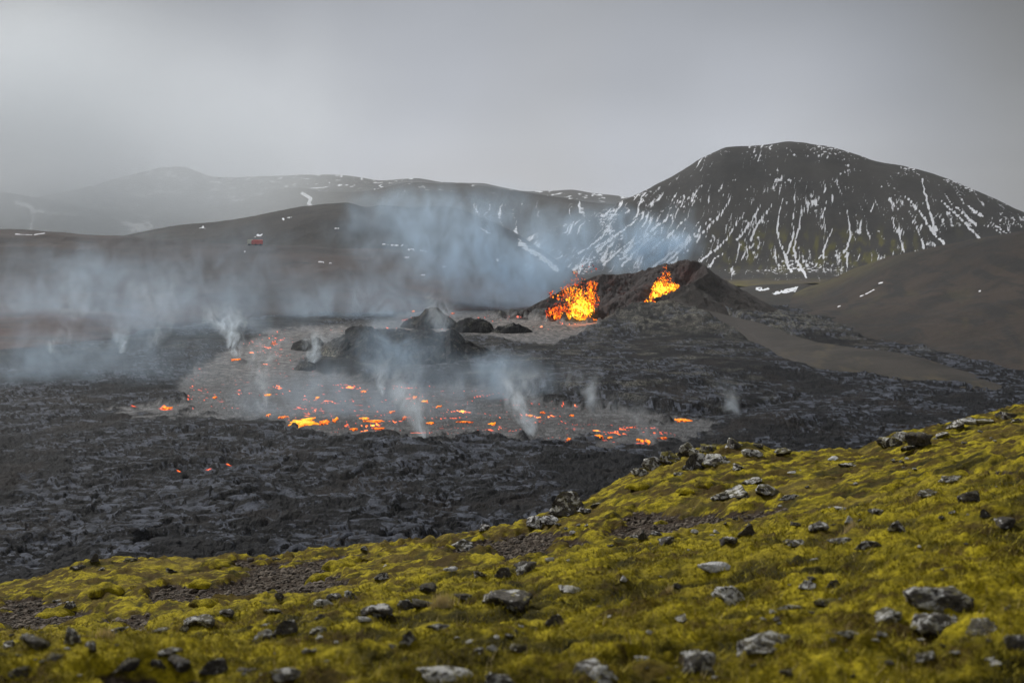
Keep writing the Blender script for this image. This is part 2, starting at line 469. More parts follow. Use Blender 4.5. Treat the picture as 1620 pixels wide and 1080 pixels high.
big_streaks = [  # (half width px, control points) the gullies that hold snow
 (3.0, [(1272, 330), (1266, 345), (1264, 362), (1258, 378), (1256, 395), (1260, 410), (1268, 425), (1275, 438)]),
 (2.6, [(1238, 315), (1233, 335), (1230, 360), (1232, 380), (1240, 398), (1247, 420), (1252, 430)]),
 (2.4, [(1257, 330), (1254, 350), (1256, 368), (1250, 388), (1244, 404)]),
 (2.2, [(1302, 290), (1307, 298), (1304, 305)]), (2.2, [(1308, 318), (1303, 338), (1299, 345)]), (2.4, [(1318, 363), (1309, 378), (1303, 395), (1302, 410)]),
 (2.8, [(1340, 330), (1343, 350), (1346, 370), (1341, 390), (1334, 400)]), (2, [(1384, 320), (1378, 335)]),
 (2.2, [(1410, 343), (1415, 355), (1422, 368), (1427, 385), (1430, 398)]), (2.2, [(1443, 350), (1452, 362), (1457, 378), (1462, 392)]),
 (3.4, [(1432, 309), (1445, 325), (1458, 340), (1470, 358), (1480, 372), (1494, 386)]), (3.6, [(1459, 285), (1463, 305), (1468, 325), (1474, 345), (1481, 365)]),
 (3.2, [(1490, 318), (1505, 332), (1522, 348), (1535, 362), (1550, 378)]), (2.2, [(1500, 318), (1515, 330), (1530, 342), (1545, 357)]), (2, [(1520, 316), (1536, 330), (1550, 342)]),
 (2.2, [(1575, 357), (1592, 368)]), (2.2, [(1545, 335), (1556, 343)]),
 (2.6, [(1151, 322), (1140, 340), (1128, 352), (1112, 368), (1095, 378), (1082, 388), (1070, 400), (1050, 420)]), (2.6, [(1125, 347), (1110, 358), (1096, 372), (1080, 385), (1060, 402), (1030, 425)]),
 (2.4, [(1176, 337), (1166, 352), (1158, 365), (1150, 378), (1140, 388), (1118, 405), (1100, 420)]), (2.8, [(1222, 322), (1212, 338), (1200, 352), (1192, 368), (1188, 380)]), (2.4, [(1205, 322), (1192, 345), (1178, 365), (1165, 380)]),
 (2.4, [(1150, 400), (1130, 408), (1124, 422)]), (2.2, [(1085, 345), (1070, 362), (1050, 380), (1030, 395)]), (2.6, [(1050, 350), (1035, 362), (1010, 382), (990, 398)]), (2.8, [(1040, 366), (1020, 385), (1000, 402), (985, 420)]),
 (2.2, [(1010, 345), (990, 360), (965, 378), (940, 392)]), (2.2, [(980, 368), (962, 382), (945, 398)]), (2.2, [(950, 375), (930, 392), (915, 400)]), (2.6, [(1000, 380), (975, 400), (955, 418)]), (2, [(1195, 385), (1180, 398), (1172, 412)]),
 (2.4, [(1062, 340), (1048, 352), (1032, 362)]), (2.4, [(1090, 395), (1070, 410), (1045, 432)]),
]
def snow_big(X, Y, Z, PX, PR, V):
    jx = fbm(PX / 9, PR / 9, 3, 61) * 3.0; jy = fbm(PX / 9, PR / 9, 3, 62) * 3.0
    s = np.zeros(X.shape)
    br = fbm(PX / 5, PR / 6, 4, 63)
    for w, pts in big_streaks:
        x0 = min(p[0] for p in pts) - 12; x1 = max(p[0] for p in pts) + 12
        mk = (PX > x0) & (PX < x1)
        d, t = line_d(PX[mk] + jx[mk], PR[mk] + jy[mk], pts)
        v = 1.2 - d / (w * (.36 + .56 * t)) + br[mk] * .8
        s[mk] = np.maximum(s[mk], v)
    # fall-line coordinate: gullies fan out from above the summit
    ang = np.arctan2(PX - 1262, PR + 40 + 0.25 * np.abs(PX - 1262)) * 180 / math.pi
    warp = fbm(PX / 40, PR / 40, 3, 64) * 1.2
    st = fbm((ang + warp) * 1.5, PR / 55, 4, 65, .55)
    st2 = fbm((ang + warp) * 3.5, PR / 22, 4, 66, .55)
    sc = fbm(PX / 6.5, PR / 2.6, 4, 67, .6)            # small ledges of snow lying across the slope
    cl = fbm(PX / 45, PR / 28, 3, 68)
    mid = sstep(255, 330, PR) * sstep(450, 425, PR)
    lft = sstep(1180, 1020, PX)
    s = np.maximum(s, .13 + st * .95 + st2 * .7 + .12 * lft * mid + .25 * cl - .14 * (1 - mid))
    crest = sstep(262, 240, PR - 0.00062 * (PX - 1250) ** 2)
    s = np.maximum(s, .04 + sc * 1.1 + cl * .75 + .10 * lft * sstep(290, 320, PR) + .12 * crest * sstep(1200, 1280, PX))
    # the drifts at the foot of the centre gullies
    foot = np.exp(-((PX - 1262) / 48) ** 2 - ((PR - 414) / 17) ** 2) + .7 * np.exp(-((PX - 1330) / 50) ** 2 - ((PR - 425) / 13) ** 2) + .6 * np.exp(-((PX - 1200) / 70) ** 2 - ((PR - 430) / 10) ** 2)
    s = np.maximum(s, foot * (.42 + sc * 1.2))
    up = np.exp(-((PX - 1085) / 60) ** 2 - ((PR - 315) / 16) ** 2)
    s = np.maximum(s, up * (.36 + sc * 1.1))
    up = np.exp(-((PX - 1320) / 45) ** 2 - ((PR - 243) / 9) ** 2) + np.exp(-((PX - 1430) / 45) ** 2 - ((PR - 275) / 9) ** 2)
    s = np.maximum(s, up * (.34 + sc * 1.1))
    return s
m = M('streaked_mountain_rock')
v = m.mapping((1, 1, 1.5))
n1 = m.noise(.008, 6, .6, v); n2 = m.noise(.12, 5, .65, v)
c = m.mix(m.rng(n1, .38, .62), (.030, .029, .029), (.044, .041, .038))
c = m.mix(m.math('MULTIPLY', m.rng(n2, .5, .75), .5), c, (.065, .061, .053))
c = m.mix(m.attr('moss'), c, (.11, .10, .022))
nz = m.noise(.35, 3, .6)
s2 = m.rng(m.math('ADD', m.attr('snow'), m.math('MULTIPLY', m.math('SUBTRACT', nz, .5), .45)), .42, .66)
c = m.mix(s2, c, (.74, .75, .79))
c = m.mix(m.attr('plain'), c, m.mix(m.rng(n1, .4, .6), (.07, .058, .048), (.15, .13, .03)))
m.base(c)
m.normal(m.bump(m.noise(.09, 6, .65), .6, 2.0))
def attrs_big(X, Y, Z, PX, PR, V):
    mo = sstep(.08, .5, fbm(PX / 14, PR / 20, 4, 71) + .15) * sstep(350, 385, PR) * sstep(440, 415, PR) * sstep(1100, 1180, PX) * sstep(1480, 1420, PX)
    mo = np.maximum(mo, .15 * sstep(.15, .5, fbm(PX / 30, PR / 30, 4, 72)) * sstep(300, 360, PR))
    return {'moss': mo * .8, 'plain': sstep(438, 446, PR)}
F_m1 = [(px, 449 + (r - 449) * .52 - 4, 1450 + (Y - 1450) * .38) for px, r, Y in F_cr]
add_hill('streaked_mountain', [F_b, F_f, F_cr, back_of(F_cr, 120, 14), back_of(F_cr, 500, 170)], 790, 1930, 900, 250, m.mat, 3.0, 110, snow_big, 61,
         'big dark mountain streaked with snow gullies behind the crater', attrs_big, ridge=2.5)

# G: low dark hill with snow patches
G_cr = [(1090, 478, 1150), (1130, 470, 1150), (1160, 459, 1150), (1185, 453, 1150), (1220, 450, 1150), (1260, 449, 1150), (1300, 453, 1150), (1340, 458, 1150), (1380, 466, 1150), (1430, 476, 1150)]
G_b = [(1090, 490, 980), (1200, 488, 980), (1300, 486, 980), (1430, 488, 980)]
def snow_g(X, Y, Z, PX, PR, V):
    s = np.zeros(X.shape)
    PX = PX + fbm(PX / 6, PR / 4, 4, 25) * 6; PR = PR + fbm(PX / 6, PR / 4, 4, 26) * 4
    for w, pts in ((2.4, [(1197, 458), (1216, 457)]), (2.6, [(1224, 465), (1240, 460), (1262, 455)]), (2.0, [(1238, 463), (1258, 460)]), (1.4, [(1280, 455), (1300, 453)])):
        d, _ = line_d(PX, PR, pts); s = np.maximum(s, 1.15 - d / w)
    return s + fbm(PX / 6, PR / 2.5, 4, 14) * .8
add_hill('low_hill', [G_b, G_cr, back_of(G_cr, 80, 12)], 1092, 1428, 300, 60,
         hill_material('low_hill_rock', (.028, .027, .025), (.042, .036, .031), (.06, .053, .036), snow_attr=True, scale=.03), 1.0, 50, snow_g, 71,
         'low dark hill with snow patches between crater and mountain')

# E: brown slope on the left
E_cr = [(-600, 352, 1050), (-100, 360, 1080), (0, 362, 1090), (60, 365, 1090), (150, 371, 1100), (205, 375, 1100), (300, 381, 1120), (400, 386, 1130), (500, 390, 1140), (600, 394, 1150), (700, 406, 1160), (760, 420, 1160), (830, 446, 1150), (900, 470, 1140), (1000, 488, 1130)]
E_m = [(-600, 470, 800), (0, 460, 860), (150, 450, 900), (300, 445, 940), (450, 440, 970), (600, 440, 1000), (700, 447, 1010), (830, 466, 1020), (1000, 490, 1020)]
E_b = [(-600, 640, 480), (0, 556, 620), (120, 540, 660), (200, 526, 715), (290, 510, 780), (420, 499, 845), (560, 494, 880), (700, 490, 900), (830, 490, 920), (1000, 492, 930)]
def snow_e(X, Y, Z, PX, PR, V):
    s = np.zeros(X.shape)
    for w, pts in ((1.0, [(25, 370), (50, 371)]), (1.0, [(55, 371), (70, 369)]), (1.8, [(350, 382), (352, 382)]), (1.7, [(387, 398), (388, 398)]), (1.6, [(505, 414), (512, 415)]), (1.2, [(522, 416), (525, 417)]), (1.6, [(667, 435), (672, 435)]), (1.4, [(700, 422), (704, 422)]), (1.2, [(640, 407), (647, 407)])):
        d, _ = line_d(PX, PR, pts); s = np.maximum(s, 1.2 - d / w)
    return s
m = M('brown_slope_soil')
v = m.mapping((1, 1, 3)); vs = m.mapping((.4, 1, 1), rot=(0, 0, .5))
n1 = m.noise(.012, 6, .6, v); n2 = m.noise(.25, 5, .7); n3 = m.noise(.06, 5, .6, vs, dist=1.2)
c = m.mix(m.rng(n1, .36, .64), (.034, .028, .028), (.060, .043, .038))
c = m.mix(m.rng(n3, .52, .7), c, (.024, .022, .023))
c = m.mix(m.math('MULTIPLY', m.attr('red'), m.rng(m.noise(.04, 4, .6, vs), .35, .62)), c, (.17, .07, .042))
c = m.mix(m.math('MULTIPLY', m.rng(n2, .55, .8), .5), c, (.085, .066, .058))
c = m.mix(m.rng(m.attr('snow'), .4, .6), c, (.6, .6, .64))
m.base(c); m.normal(m.bump(m.noise(.2, 6, .7), .7, .9))
brown_soil = m.mat
def attrs_e(X, Y, Z, PX, PR, V):
    return {'red': sstep(440, 500, PR) * sstep(420, 250, PX) * .28 + .25 * sstep(500, 650, PX) * sstep(430, 460, PR)}
add_hill('brown_slope', [lower(E_b, 30, -18), E_b, E_m, E_cr, back_of(E_cr, 120, 15)], -550, 990, 620, 170, brown_soil, 3.0, 55, snow_e, 81,
         'long brown slope beyond the lava field on the left', attrs_e, ridge=.9)

# H: brown hill on the right
H_cr = [(1130, 486, 1150), (1190, 482, 1140), (1230, 471, 1120), (1260, 460, 1100), (1300, 447, 1080), (1350, 428, 1040), (1400, 410, 1000), (1450, 397, 970), (1500, 386, 950), (1560, 375, 920), (1620, 364, 900), (1760, 345, 860), (2100, 310, 800), (2500, 300, 760)]
H_m = [(1130, 500, 960), (1200, 497, 940), (1300, 488, 900), (1400, 470, 850), (1500, 455, 800), (1620, 440, 760), (1900, 430, 700), (2500, 420, 640)]
H_b = [(1130, 503, 840), (1240, 514, 780), (1330, 529, 715), (1440, 543, 660), (1540, 566, 590), (1640, 590, 535), (1900, 640, 450), (2500, 700, 380)]
def snow_h(X, Y, Z, PX, PR, V):
    s = np.zeros(X.shape)
    for w, pts in ((.9, [(1358, 470), (1372, 464), (1383, 458)]), (.6, [(1390, 448), (1398, 446)]), (1.2, [(1173, 484), (1186, 483)]), (1.3, [(1592, 524), (1596, 525)]), (1.2, [(1548, 460), (1551, 460)]), (1.2, [(1325, 485), (1329, 484)])):
        d, _ = line_d(PX, PR, pts); s = np.maximum(s, 1.15 - d / w)
    return s + .25 * fbm(PX / 5, PR / 2.5, 3, 5)
m = M('brown_hill_soil')
vs = m.mapping((1.3, .35, .5), rot=(0, 0, -.75)); n1 = m.noise(.010, 6, .6); n2 = m.noise(.22, 6, .72); n3 = m.noise(.05, 5, .6, vs, dist=.8)
c = m.mix(m.rng(n1, .36, .64), (.020, .0155, .0125), (.040, .029, .022))
c = m.mix(m.rng(n3, .44, .60), c, (.015, .0135, .013))
c = m.mix(m.math('MULTIPLY', m.attr('olive'), m.rng(n3, .38, .5)), c, (.070, .058, .022))
c = m.mix(m.math('MULTIPLY', m.rng(n2, .52, .8), .6), c, (.060, .045, .034))
c = m.mix(m.math('MULTIPLY', m.attr('track'), .7), c, (.022, .019, .018))
c = m.mix(m.math('MULTIPLY', m.rng(m.noise(.9, 5, .75), .54, .66), .7), c, (.012, .011, .010))
c = m.mix(m.rng(m.attr('snow'), .4, .6), c, (.8, .8, .84))
m.base(c); m.normal(m.bump(m.noise(.2, 6, .7), .7, .8))
def attrs_h(X, Y, Z, PX, PR, V):
    d, _ = line_d(PX, PR, [(1390, 480), (1430, 481), (1465, 488), (1500, 497), (1560, 503)])
    return {'olive': sstep(2.45, 2.9, V) * .7 * sstep(1500, 1300, PX) + .25 * sstep(.2, .5, fbm(PX / 50, PR / 30, 3, 7)), 'track': sstep(2.2, .6, d)}
add_hill('brown_hill', [lower(H_b, 25, -15), H_b, H_m, H_cr, back_of(H_cr, 150, 20)], 1135, 2450, 620, 170, m.mat, 2.2, 60, snow_h, 91,
         'smooth brown hill rising on the right above the lava', attrs_h)

# ------------------------------------------------------------------ lava field
CHANNEL = [(395, 540), (430, 520), (560, 514), (630, 500), (680, 492), (740, 490), (800, 498), (850, 506), (900, 508), (990, 500), (1012, 493), (1016, 499), (985, 509), (940, 521), (900, 532), (870, 548), (830, 545), (760, 530), (680, 528), (560, 528),
           (505, 548), (470, 574), (520, 592), (640, 603), (760, 610), (840, 622), (900, 632), (960, 645), (1030, 652), (1095, 660), (1110, 672), (1085, 696), (1010, 700), (930, 694), (860, 690), (760, 688), (700, 690), (640, 692), (590, 686), (520, 676), (440, 662), (380, 655), (300, 650), (230, 652), (180, 645), (290, 628), (290, 600), (310, 580), (350, 562)]
SHELF = [(735, 532), (790, 536), (870, 550), (930, 528), (1000, 506), (1100, 480), (1340, 590), (1290, 615), (1180, 640), (1090, 650), (1000, 640), (900, 624), (850, 612), (760, 606), (650, 602), (560, 596), (480, 578), (500, 550)]
HOT = [  # zones of glowing cracks: (centre px, row, half width, half height, strength)
 (600, 655, 170, 30, 1.0), (560, 640, 120, 14, 1.0), (700, 625, 100, 14, .9), (720, 655, 120, 26, .8), (900, 680, 150, 16, .85), (1020, 690, 60, 12, 1.0), (330, 632, 60, 18, .75), (315, 600, 20, 30, .8), (430, 545, 60, 22, .75), (440, 525, 25, 8, .9),
 (470, 575, 90, 20, .6), (860, 650, 90, 22, .6), (500, 615, 130, 14, .8), (660, 612, 60, 8, .8), (720, 502, 120, 8, .7), (930, 515, 100, 6, .9), (620, 518, 120, 4, .7), (360, 615, 60, 25, .5), (760, 520, 60, 5, .8)]
T_b = [(1060, 474, 812), (1068, 480, 803), (1110, 497, 767), (1160, 516, 716), (1220, 545, 631), (1290, 582, 548), (1400, 592, 527), (1500, 598, 514), (1545, 601, 508), (1600, 615, 495)]
T_cr = [(1060, 470, 818), (1072, 472, 815), (1100, 486, 805), (1140, 497, 790), (1170, 504, 770), (1200, 511, 735), (1250, 530, 670), (1300, 544, 620), (1350, 551, 590), (1400, 556, 572), (1440, 563, 560), (1500, 580, 540), (1540, 592, 526), (1600, 614, 505)]
TEPH_XY = [tuple(pt(*c)[:2]) for c in T_b[:-1]] + [(pt(*c)[0], pt(*c)[1] + (22 if c[0] > 1220 else 40)) for c in reversed(T_cr[:-1])]
def lava_surface(X, Y):
    """height and the surface attributes of the lava field at ground positions X, Y"""
    PX, PR = project(X, Y, np.zeros_like(X))
    wx = X + fbm(X / 22, Y / 22, 3, 101) * 9; wy = Y + fbm(X / 22 + 40, Y / 22, 3, 102) * 9
    jit = fbm(X / 14, Y / 30, 4, 103)
    ch = sstep(-8, 6, poly_sd(PX, PR * 1.6, [(a, b * 1.6) for a, b in CHANNEL]) + (jit + .7 * fbm(X / 4.5, Y / 4.5, 3, 151)) * (16 + 22 * sstep(600, 640, PR)))
    sh = sstep(-3, 4, poly_sd(PX, PR * 1.6, [(a, b * 1.6) for a, b in SHELF]) + jit * 8) * sstep(1320, 1080, PX)
    # crusted slabs in low terraces with curved crevices between them, and rubble
    big = fbm(wx / 60, wy / 80, 4, 106, .5)
    midn = ridged(wx / 22, wy / 30, 3, 107, .5)
    fine = sstep(620, 380, Y)                                       # fine relief only where the eye can tell it apart
    sx2 = wx + 3.2 * fbm(X / 7, Y / 7, 3, 124); sy2 = wy + 3.2 * fbm(X / 7 + 9, Y / 7, 3, 125)
    tr = fbm(sx2 / 26, sy2 / 21, 4, 104, .5) * 6.0
    fr = tr - np.floor(tr)
    terr = np.floor(tr) + sstep(.72, 1.0, fr) + .25 * fr
    cv1 = np.abs(perlin(sx2 / 15, sy2 / 11, 126)); cv2 = np.abs(perlin(sx2 / 6.5, sy2 / 5, 127))
    crev = np.minimum(sstep(.0, .09, cv1), .45 + .55 * sstep(.0, .12, cv2))
    g1, g2, cid2 = worley(wx / 4.2 + 9, wy / 3.6, 105)
    gap2 = sstep(0.0, 0.22, g2 - g1)
    cid = cid2
    rub = fbm(X / 4.5, Y / 4.5, 3, 108, .6)
    rough = sstep(-.05, .30, fbm(wx / 52, wy / 80, 4, 109))         # 0 = slabby pahoehoe, 1 = rubble
    ropey = np.sin((wx * .5 + wy * .5 + 9 * fbm(X / 16, Y / 16, 3, 110)) * 1.1) * .10
    plate = terr * .38 + (crev - 1) * .6 + ropey * fine
    rubble = rub * .7 * (.35 + .65 * fine) + (cid2 - .5) * .4 * fine + (gap2 - 1) * .3 * fine
    nearf = 1 + .45 * sstep(430, 300, Y)
    plate = plate * nearf; rubble = rubble * nearf
    z_rough = big * 2.2 + (midn - .5) * .6 + plate * (1 - .8 * rough) * (.5 + .5 * fine) + rubble * rough
    z_ch = big * .4 + rub * .22 + (gap2 - 1) * .2 * fine + (cid2 - .5) * .18
    z = z_rough * (1 - ch) + (z_ch - .8) * ch
    z += sh * (1 - ch) * 2.2
    # the apron of flows that built up below the crater
    a = on_ground(1075, 488, 8.0)
    dxa = X - a[0]
    d = np.hypot(np.where(dxa > 0, dxa * 1.25, dxa * .75) + np.clip(798 - Y, 0, 400) * -.25, Y - 798)
    ap = np.maximum(0, 9.5 - .075 * d)
    lobes = ridged(np.arctan2(X - a[0], 815 - Y) * 3.2 + fbm(X / 30, Y / 30, 3, 111) * .6, d / 90, 3, 112)
    apm = sstep(0, 3, ap)
    z += ap * (1 - ch * .85) + apm * (lobes - .5) * 1.6
    # the ragged black levee rubble right of the glowing pond
    tep = sstep(-2, 4, poly_sd(X, Y, TEPH_XY))
    z = z * (1 - tep) + np.minimum(z, -2.5) * tep
    # sunken behind the far edge so the slopes cover it
    tilt = np.clip((Y - 900) / 100, 0, 1) * 3
    z -= tilt
    for (a0, b0, w0, h0, amt) in ((1240, 668, 110, 16, 3.0), (560, 672, 60, 5, -1.0), (235, 560, 170, 14, 1.6), (640, 706, 70, 10, 1.3), (380, 790, 60, 18, 2.2), (330, 865, 130, 20, 2.0), (90, 880, 120, 40, 1.6), (1000, 610, 120, 12, 1.2), (1200, 588, 150, 12, 2.0)):
        z += amt * np.exp(-((PX - a0) / w0) ** 2 - ((PR - b0) / h0) ** 2)
    # colour attributes
    hot = np.zeros_like(X)
    for (a0, b0, w0, h0, s0) in HOT:
        hot = np.maximum(hot, s0 * np.exp(-(((PX - a0) / w0) ** 2 + ((PR - b0) / h0) ** 2) ** 1.5))
    e1, e2, _ = worley(wx / 13 + fbm(X / 5, Y / 5, 3, 113) * .5, wy / 13 + fbm(X / 5, Y / 5, 3, 114) * .5, 115)
    k1, k2, _ = worley(wx / 6, wy / 6.5, 116)
    patch = sstep(-.08, .2, fbm(X / 26, Y / 20, 4, 117) + .04)
    patch2 = sstep(.0, .25, fbm(X / 13, Y / 10, 4, 118))
    glow = np.maximum(sstep(.060, .0, e2 - e1) * patch, .8 * sstep(.085, .0, k2 - k1) * patch2) * sstep(.12, .5, hot)
    glow *= (.35 + .65 * sstep(-.3, .15, fbm(X / 7, Y / 5, 3, 119))) * (.55 + .8 * sstep(-.3, .4, fbm(X / 16, Y / 14, 3, 120)))
    glow *= sstep(.2, .6, ch) * (.62 + .38 * sstep(.1, .4, fbm(X / 9, Y / 9, 2, 152)))
    # a few lone glowing holes on the black crust in front
    for (a0, b0, w0, h0, s0) in ((372, 722, 2.0, 1.0, 1), (380, 722, 1.3, 1.2, 1), (362, 734, 4, 1.1, .9), (378, 733, 1.6, 1.4, 1), (283, 741, 3, 1.0, .8), (330, 738, 5, 1.0, .5), (262, 642, 9, 1.6, .8), (212, 641, 5, 1.2, .5), (372, 569, 0, 0, 0)):
        if w0: glow = np.maximum(glow, s0 * np.exp(-((PX - a0) / w0) ** 2 - ((PR - b0) / h0) ** 2))
    qx = X + 16 * fbm(X / 24, Y / 24, 3, 161); qy = Y + 16 * fbm(X / 24 + 31, Y / 24, 3, 162)
    swirl = 1 - np.abs(perlin(qx / 9, qy / 13, 163)) * 4
    ol = apm * (1 - ch) * np.clip(sstep(.1, .8, swirl) * sstep(-.25, .2, fbm(X / 20, Y / 20, 3, 164)) + .5 * sstep(.0, .5, lobes - .35 + .4 * fbm(X / 6, Y / 9, 4, 121)), 0, 1)
    z += apm * (1 - ch) * sstep(.1, .8, swirl) * .5
    ol = np.maximum(ol, .35 * sstep(560, 640, Y) * sstep(.0, .35, fbm(X / 16, Y / 14, 4, 129)) * (1 - ch)); ol = np.maximum(ol, .6 * sh * (1 - ch) * sstep(.05, .4, fbm(X / 16, Y / 14, 4, 122)))
    slab = (1 - .75 * rough) * crev * (1 - sstep(.66, .8, fr)) * (.45 + .55 * sstep(-.4, .5, fbm(wx / 9, wy / 9, 3, 128))) * (1 - ch)  # low in rubble, and in crevices and step faces to paint their shade
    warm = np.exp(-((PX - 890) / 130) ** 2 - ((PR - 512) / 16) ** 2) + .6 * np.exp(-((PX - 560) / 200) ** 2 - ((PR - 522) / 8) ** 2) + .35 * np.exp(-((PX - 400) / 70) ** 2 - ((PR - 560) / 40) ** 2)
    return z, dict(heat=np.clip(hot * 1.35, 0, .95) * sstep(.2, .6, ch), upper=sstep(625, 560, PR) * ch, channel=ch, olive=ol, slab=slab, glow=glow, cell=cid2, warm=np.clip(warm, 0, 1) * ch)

def lava_material(name):
    m = M(name)
    v = m.mapping((1, .7, 1))
    n0 = m.noise(.045, 5, .6, v); n1 = m.noise(.35, 6, .65, v); n2 = m.noise(1.6, 5, .7, v)
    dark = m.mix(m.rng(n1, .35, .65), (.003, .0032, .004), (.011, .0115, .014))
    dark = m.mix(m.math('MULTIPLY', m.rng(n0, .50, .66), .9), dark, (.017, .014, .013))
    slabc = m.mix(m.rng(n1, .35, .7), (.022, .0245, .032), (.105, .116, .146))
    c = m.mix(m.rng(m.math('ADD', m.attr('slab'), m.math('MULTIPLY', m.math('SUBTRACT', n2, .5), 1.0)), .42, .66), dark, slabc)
    olc = m.mix(m.rng(n2, .4, .6), (.020, .020, .019), (.24, .228, .185))
    c = m.mix(m.math('MULTIPLY', m.attr('olive'), m.rng(m.noise(.55, 5, .65, v, dist=1.0), .32, .55)), c, olc)
    chc = m.mix(m.rng(m.math('ADD', n1, m.math('MULTIPLY', m.math('SUBTRACT', m.attr('cell'), .5), .3)), .35, .65), (.026, .026, .029), (.10, .10, .106))
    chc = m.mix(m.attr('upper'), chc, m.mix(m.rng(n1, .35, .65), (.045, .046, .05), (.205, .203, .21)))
    chc = m.mix(m.math('MULTIPLY', m.rng(n2, .55, .7), .5), chc, (.16, .155, .15))
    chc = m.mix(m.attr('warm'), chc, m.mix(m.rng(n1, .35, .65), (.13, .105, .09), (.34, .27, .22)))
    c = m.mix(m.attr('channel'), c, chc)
    vk = m.n.new('ShaderNodeVectorMath'); vk.operation = 'MULTIPLY_ADD'
    m.link(m.noise(.3, 3, .6, out='Color'), vk.inputs[0]); vk.inputs[1].default_value = (6, 6, 0); m.link(m.tc.outputs['Object'], vk.inputs[2])
    seam = m.rng(m.voronoi(1.0, m.mapping((.16, .10, 0), vk.outputs[0]), 'DISTANCE_TO_EDGE'), .16, .02)
    seam2 = m.rng(m.voronoi(1.0, m.mapping((.42, .26, 0), vk.outputs[0]), 'DISTANCE_TO_EDGE'), .22, .03)
    speck = m.rng(m.noise(.55, 5, .75, m.mapping((1, .55, 1))), .50, .62)
    dk = m.math('MAXIMUM', m.math('MAXIMUM', seam, m.math('MULTIPLY', seam2, .65)), m.math('MULTIPLY', speck, .8))
    c = m.mix(m.math('MULTIPLY', m.math('MULTIPLY', dk, m.attr('channel')), .85), c, (.010, .010, .011))
    m.base(c)
    m.b.inputs['Roughness'].default_value = .72
    m.link(m.rng(m.attr('channel'), 0, 1, .05, .35), m.b.inputs['Specular IOR Level'])
    h = m.math('ADD', m.math('MULTIPLY', m.noise(.8, 6, .7, v, dist=.6), 1.0), m.math('MULTIPLY', m.voronoi(1.1, v, 'DISTANCE_TO_EDGE'), .5))
    m.normal(m.bump(h, .9, .9))
    vc = m.n.new('ShaderNodeVectorMath'); vc.operation = 'MULTIPLY_ADD'
    nd = m.noise(.22, 3, .6, out='Color'); m.link(nd, vc.inputs[0]); vc.inputs[1].default_value = (7, 7, 0); m.link(m.tc.outputs['Object'], vc.inputs[2])
    flat = m.mapping((.085, .065, 0), vc.outputs[0])
    e1 = m.rng(m.voronoi(1.0, flat, 'DISTANCE_TO_EDGE'), .10, .0); e2 = m.rng(m.voronoi(2.6, flat, 'DISTANCE_TO_EDGE'), .13, .0)
    crack = m.math('MAXIMUM', e1, m.math('MULTIPLY', e2, .8))
    crack = m.math('MULTIPLY', crack, m.rng(m.noise(.13, 4, .65), .38, .54, .0, 1.0))
    gl = m.math('MAXIMUM', m.attr('glow'), m.math('MULTIPLY', crack, m.attr('heat')))
    m.link(emit_ramp(m, gl), m.b.inputs['Emission Color'])
    m.link(m.rng(gl, .08, .7, 0, 3.0, False), m.b.inputs['Emission Strength'])
    return m.mat
lava_mat = lava_material('crusted_lava')

NU, NR = 1240, 455
us = np.linspace((-330 - 810) / F_PX, (1950 - 810) / F_PX, NU)
rows = np.linspace(476, 1010, NR)
Yr = ground_Y(rows)
LX = Yr[:, None] * us[None, :]; LY = np.repeat(Yr[:, None], NU, 1)
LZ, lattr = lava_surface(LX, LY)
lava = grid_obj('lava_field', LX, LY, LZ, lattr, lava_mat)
tag(lava, 'wide field of black and grey crusted lava with glowing cracks', kind='structure')

def lava_z(x, y):
    row = project(0, y, 0.0)[1]; u = x / y
    i = (row - rows[0]) / (rows[-1] - rows[0]) * (NR - 1); j = (u - us[0]) / (us[-1] - us[0]) * (NU - 1)
    i = int(min(max(i, 0), NR - 2)); j = int(min(max(j, 0), NU - 2))
    return float(LZ[i:i + 2, j:j + 2].max())

# ------------------------------------------------------------------ tephra tongue between the lava arms
m = M('brown_tephra')
n1 = m.noise(.03, 5, .6); n2 = m.noise(.7, 6, .7); n3 = m.noise(.09, 5, .6, m.mapping((1, .3, 1), rot=(0, 0, .5)))
c = m.mix(m.rng(n1, .4, .6), (.026, .023, .020), (.044, .038, .032))
c = m.mix(m.math('MULTIPLY', m.rng(n3, .5, .66), .55), c, (.085, .068, .038))
c = m.mix(m.math('MULTIPLY', m.rng(n2, .5, .75), .4), c, (.022, .020, .019))
c = m.mix(m.attr('cinder'), c, m.mix(n2, (.024, .021, .019), (.058, .050, .044)))
m.base(c); m.normal(m.bump(m.noise(.6, 6, .7), .7, .6))
add_hill('tephra_slope', [lower(T_b, 14, -12), T_b, T_cr, back_of(T_cr, 45, 9)], 1072, 1590, 360, 110, m.mat, .5, 25, None, 95,
         'smooth brown tongue of old ground between two lava arms', lambda X, Y, Z, PX, PR, V: {'cinder': sstep(1300, 1180, PX + 20 * fbm(X / 9, Y / 9, 3, 4))})

# ------------------------------------------------------------------ crater cone
RIM = [(770, 515, 832), (800, 505, 838), (850, 479, 850), (890, 459, 858), (915, 447, 862), (935, 438, 866), (955, 433, 868), (975, 434, 870), (1000, 431, 872), (1025, 425, 872), (1045, 419, 870), (1065, 414, 866), (1085, 410, 861), (1100, 411, 856),
       (1116, 419, 850), (1121, 429, 843), (1110, 438, 836), (1092, 446, 830), (1075, 454, 825), (1060, 463, 820), (1045, 472, 815), (1030, 481, 811), (1018, 489, 807), (1004, 497, 802), (990, 504, 796)]
rp = np.array([pt(*c) for c in RIM])
seg = np.r_[0, np.cumsum(np.linalg.norm(np.diff(rp[:, :2], axis=0), axis=1))]
ss = np.linspace(0, seg[-1], 150)
rp_d = np.stack([np.interp(ss, seg, rp[:, k]) for k in range(3)], 1)
rp_d[:, 2] += fbm(ss / 6, ss * 0 + 3, 4, 131) * 1.3 * sstep(0, 30, ss)
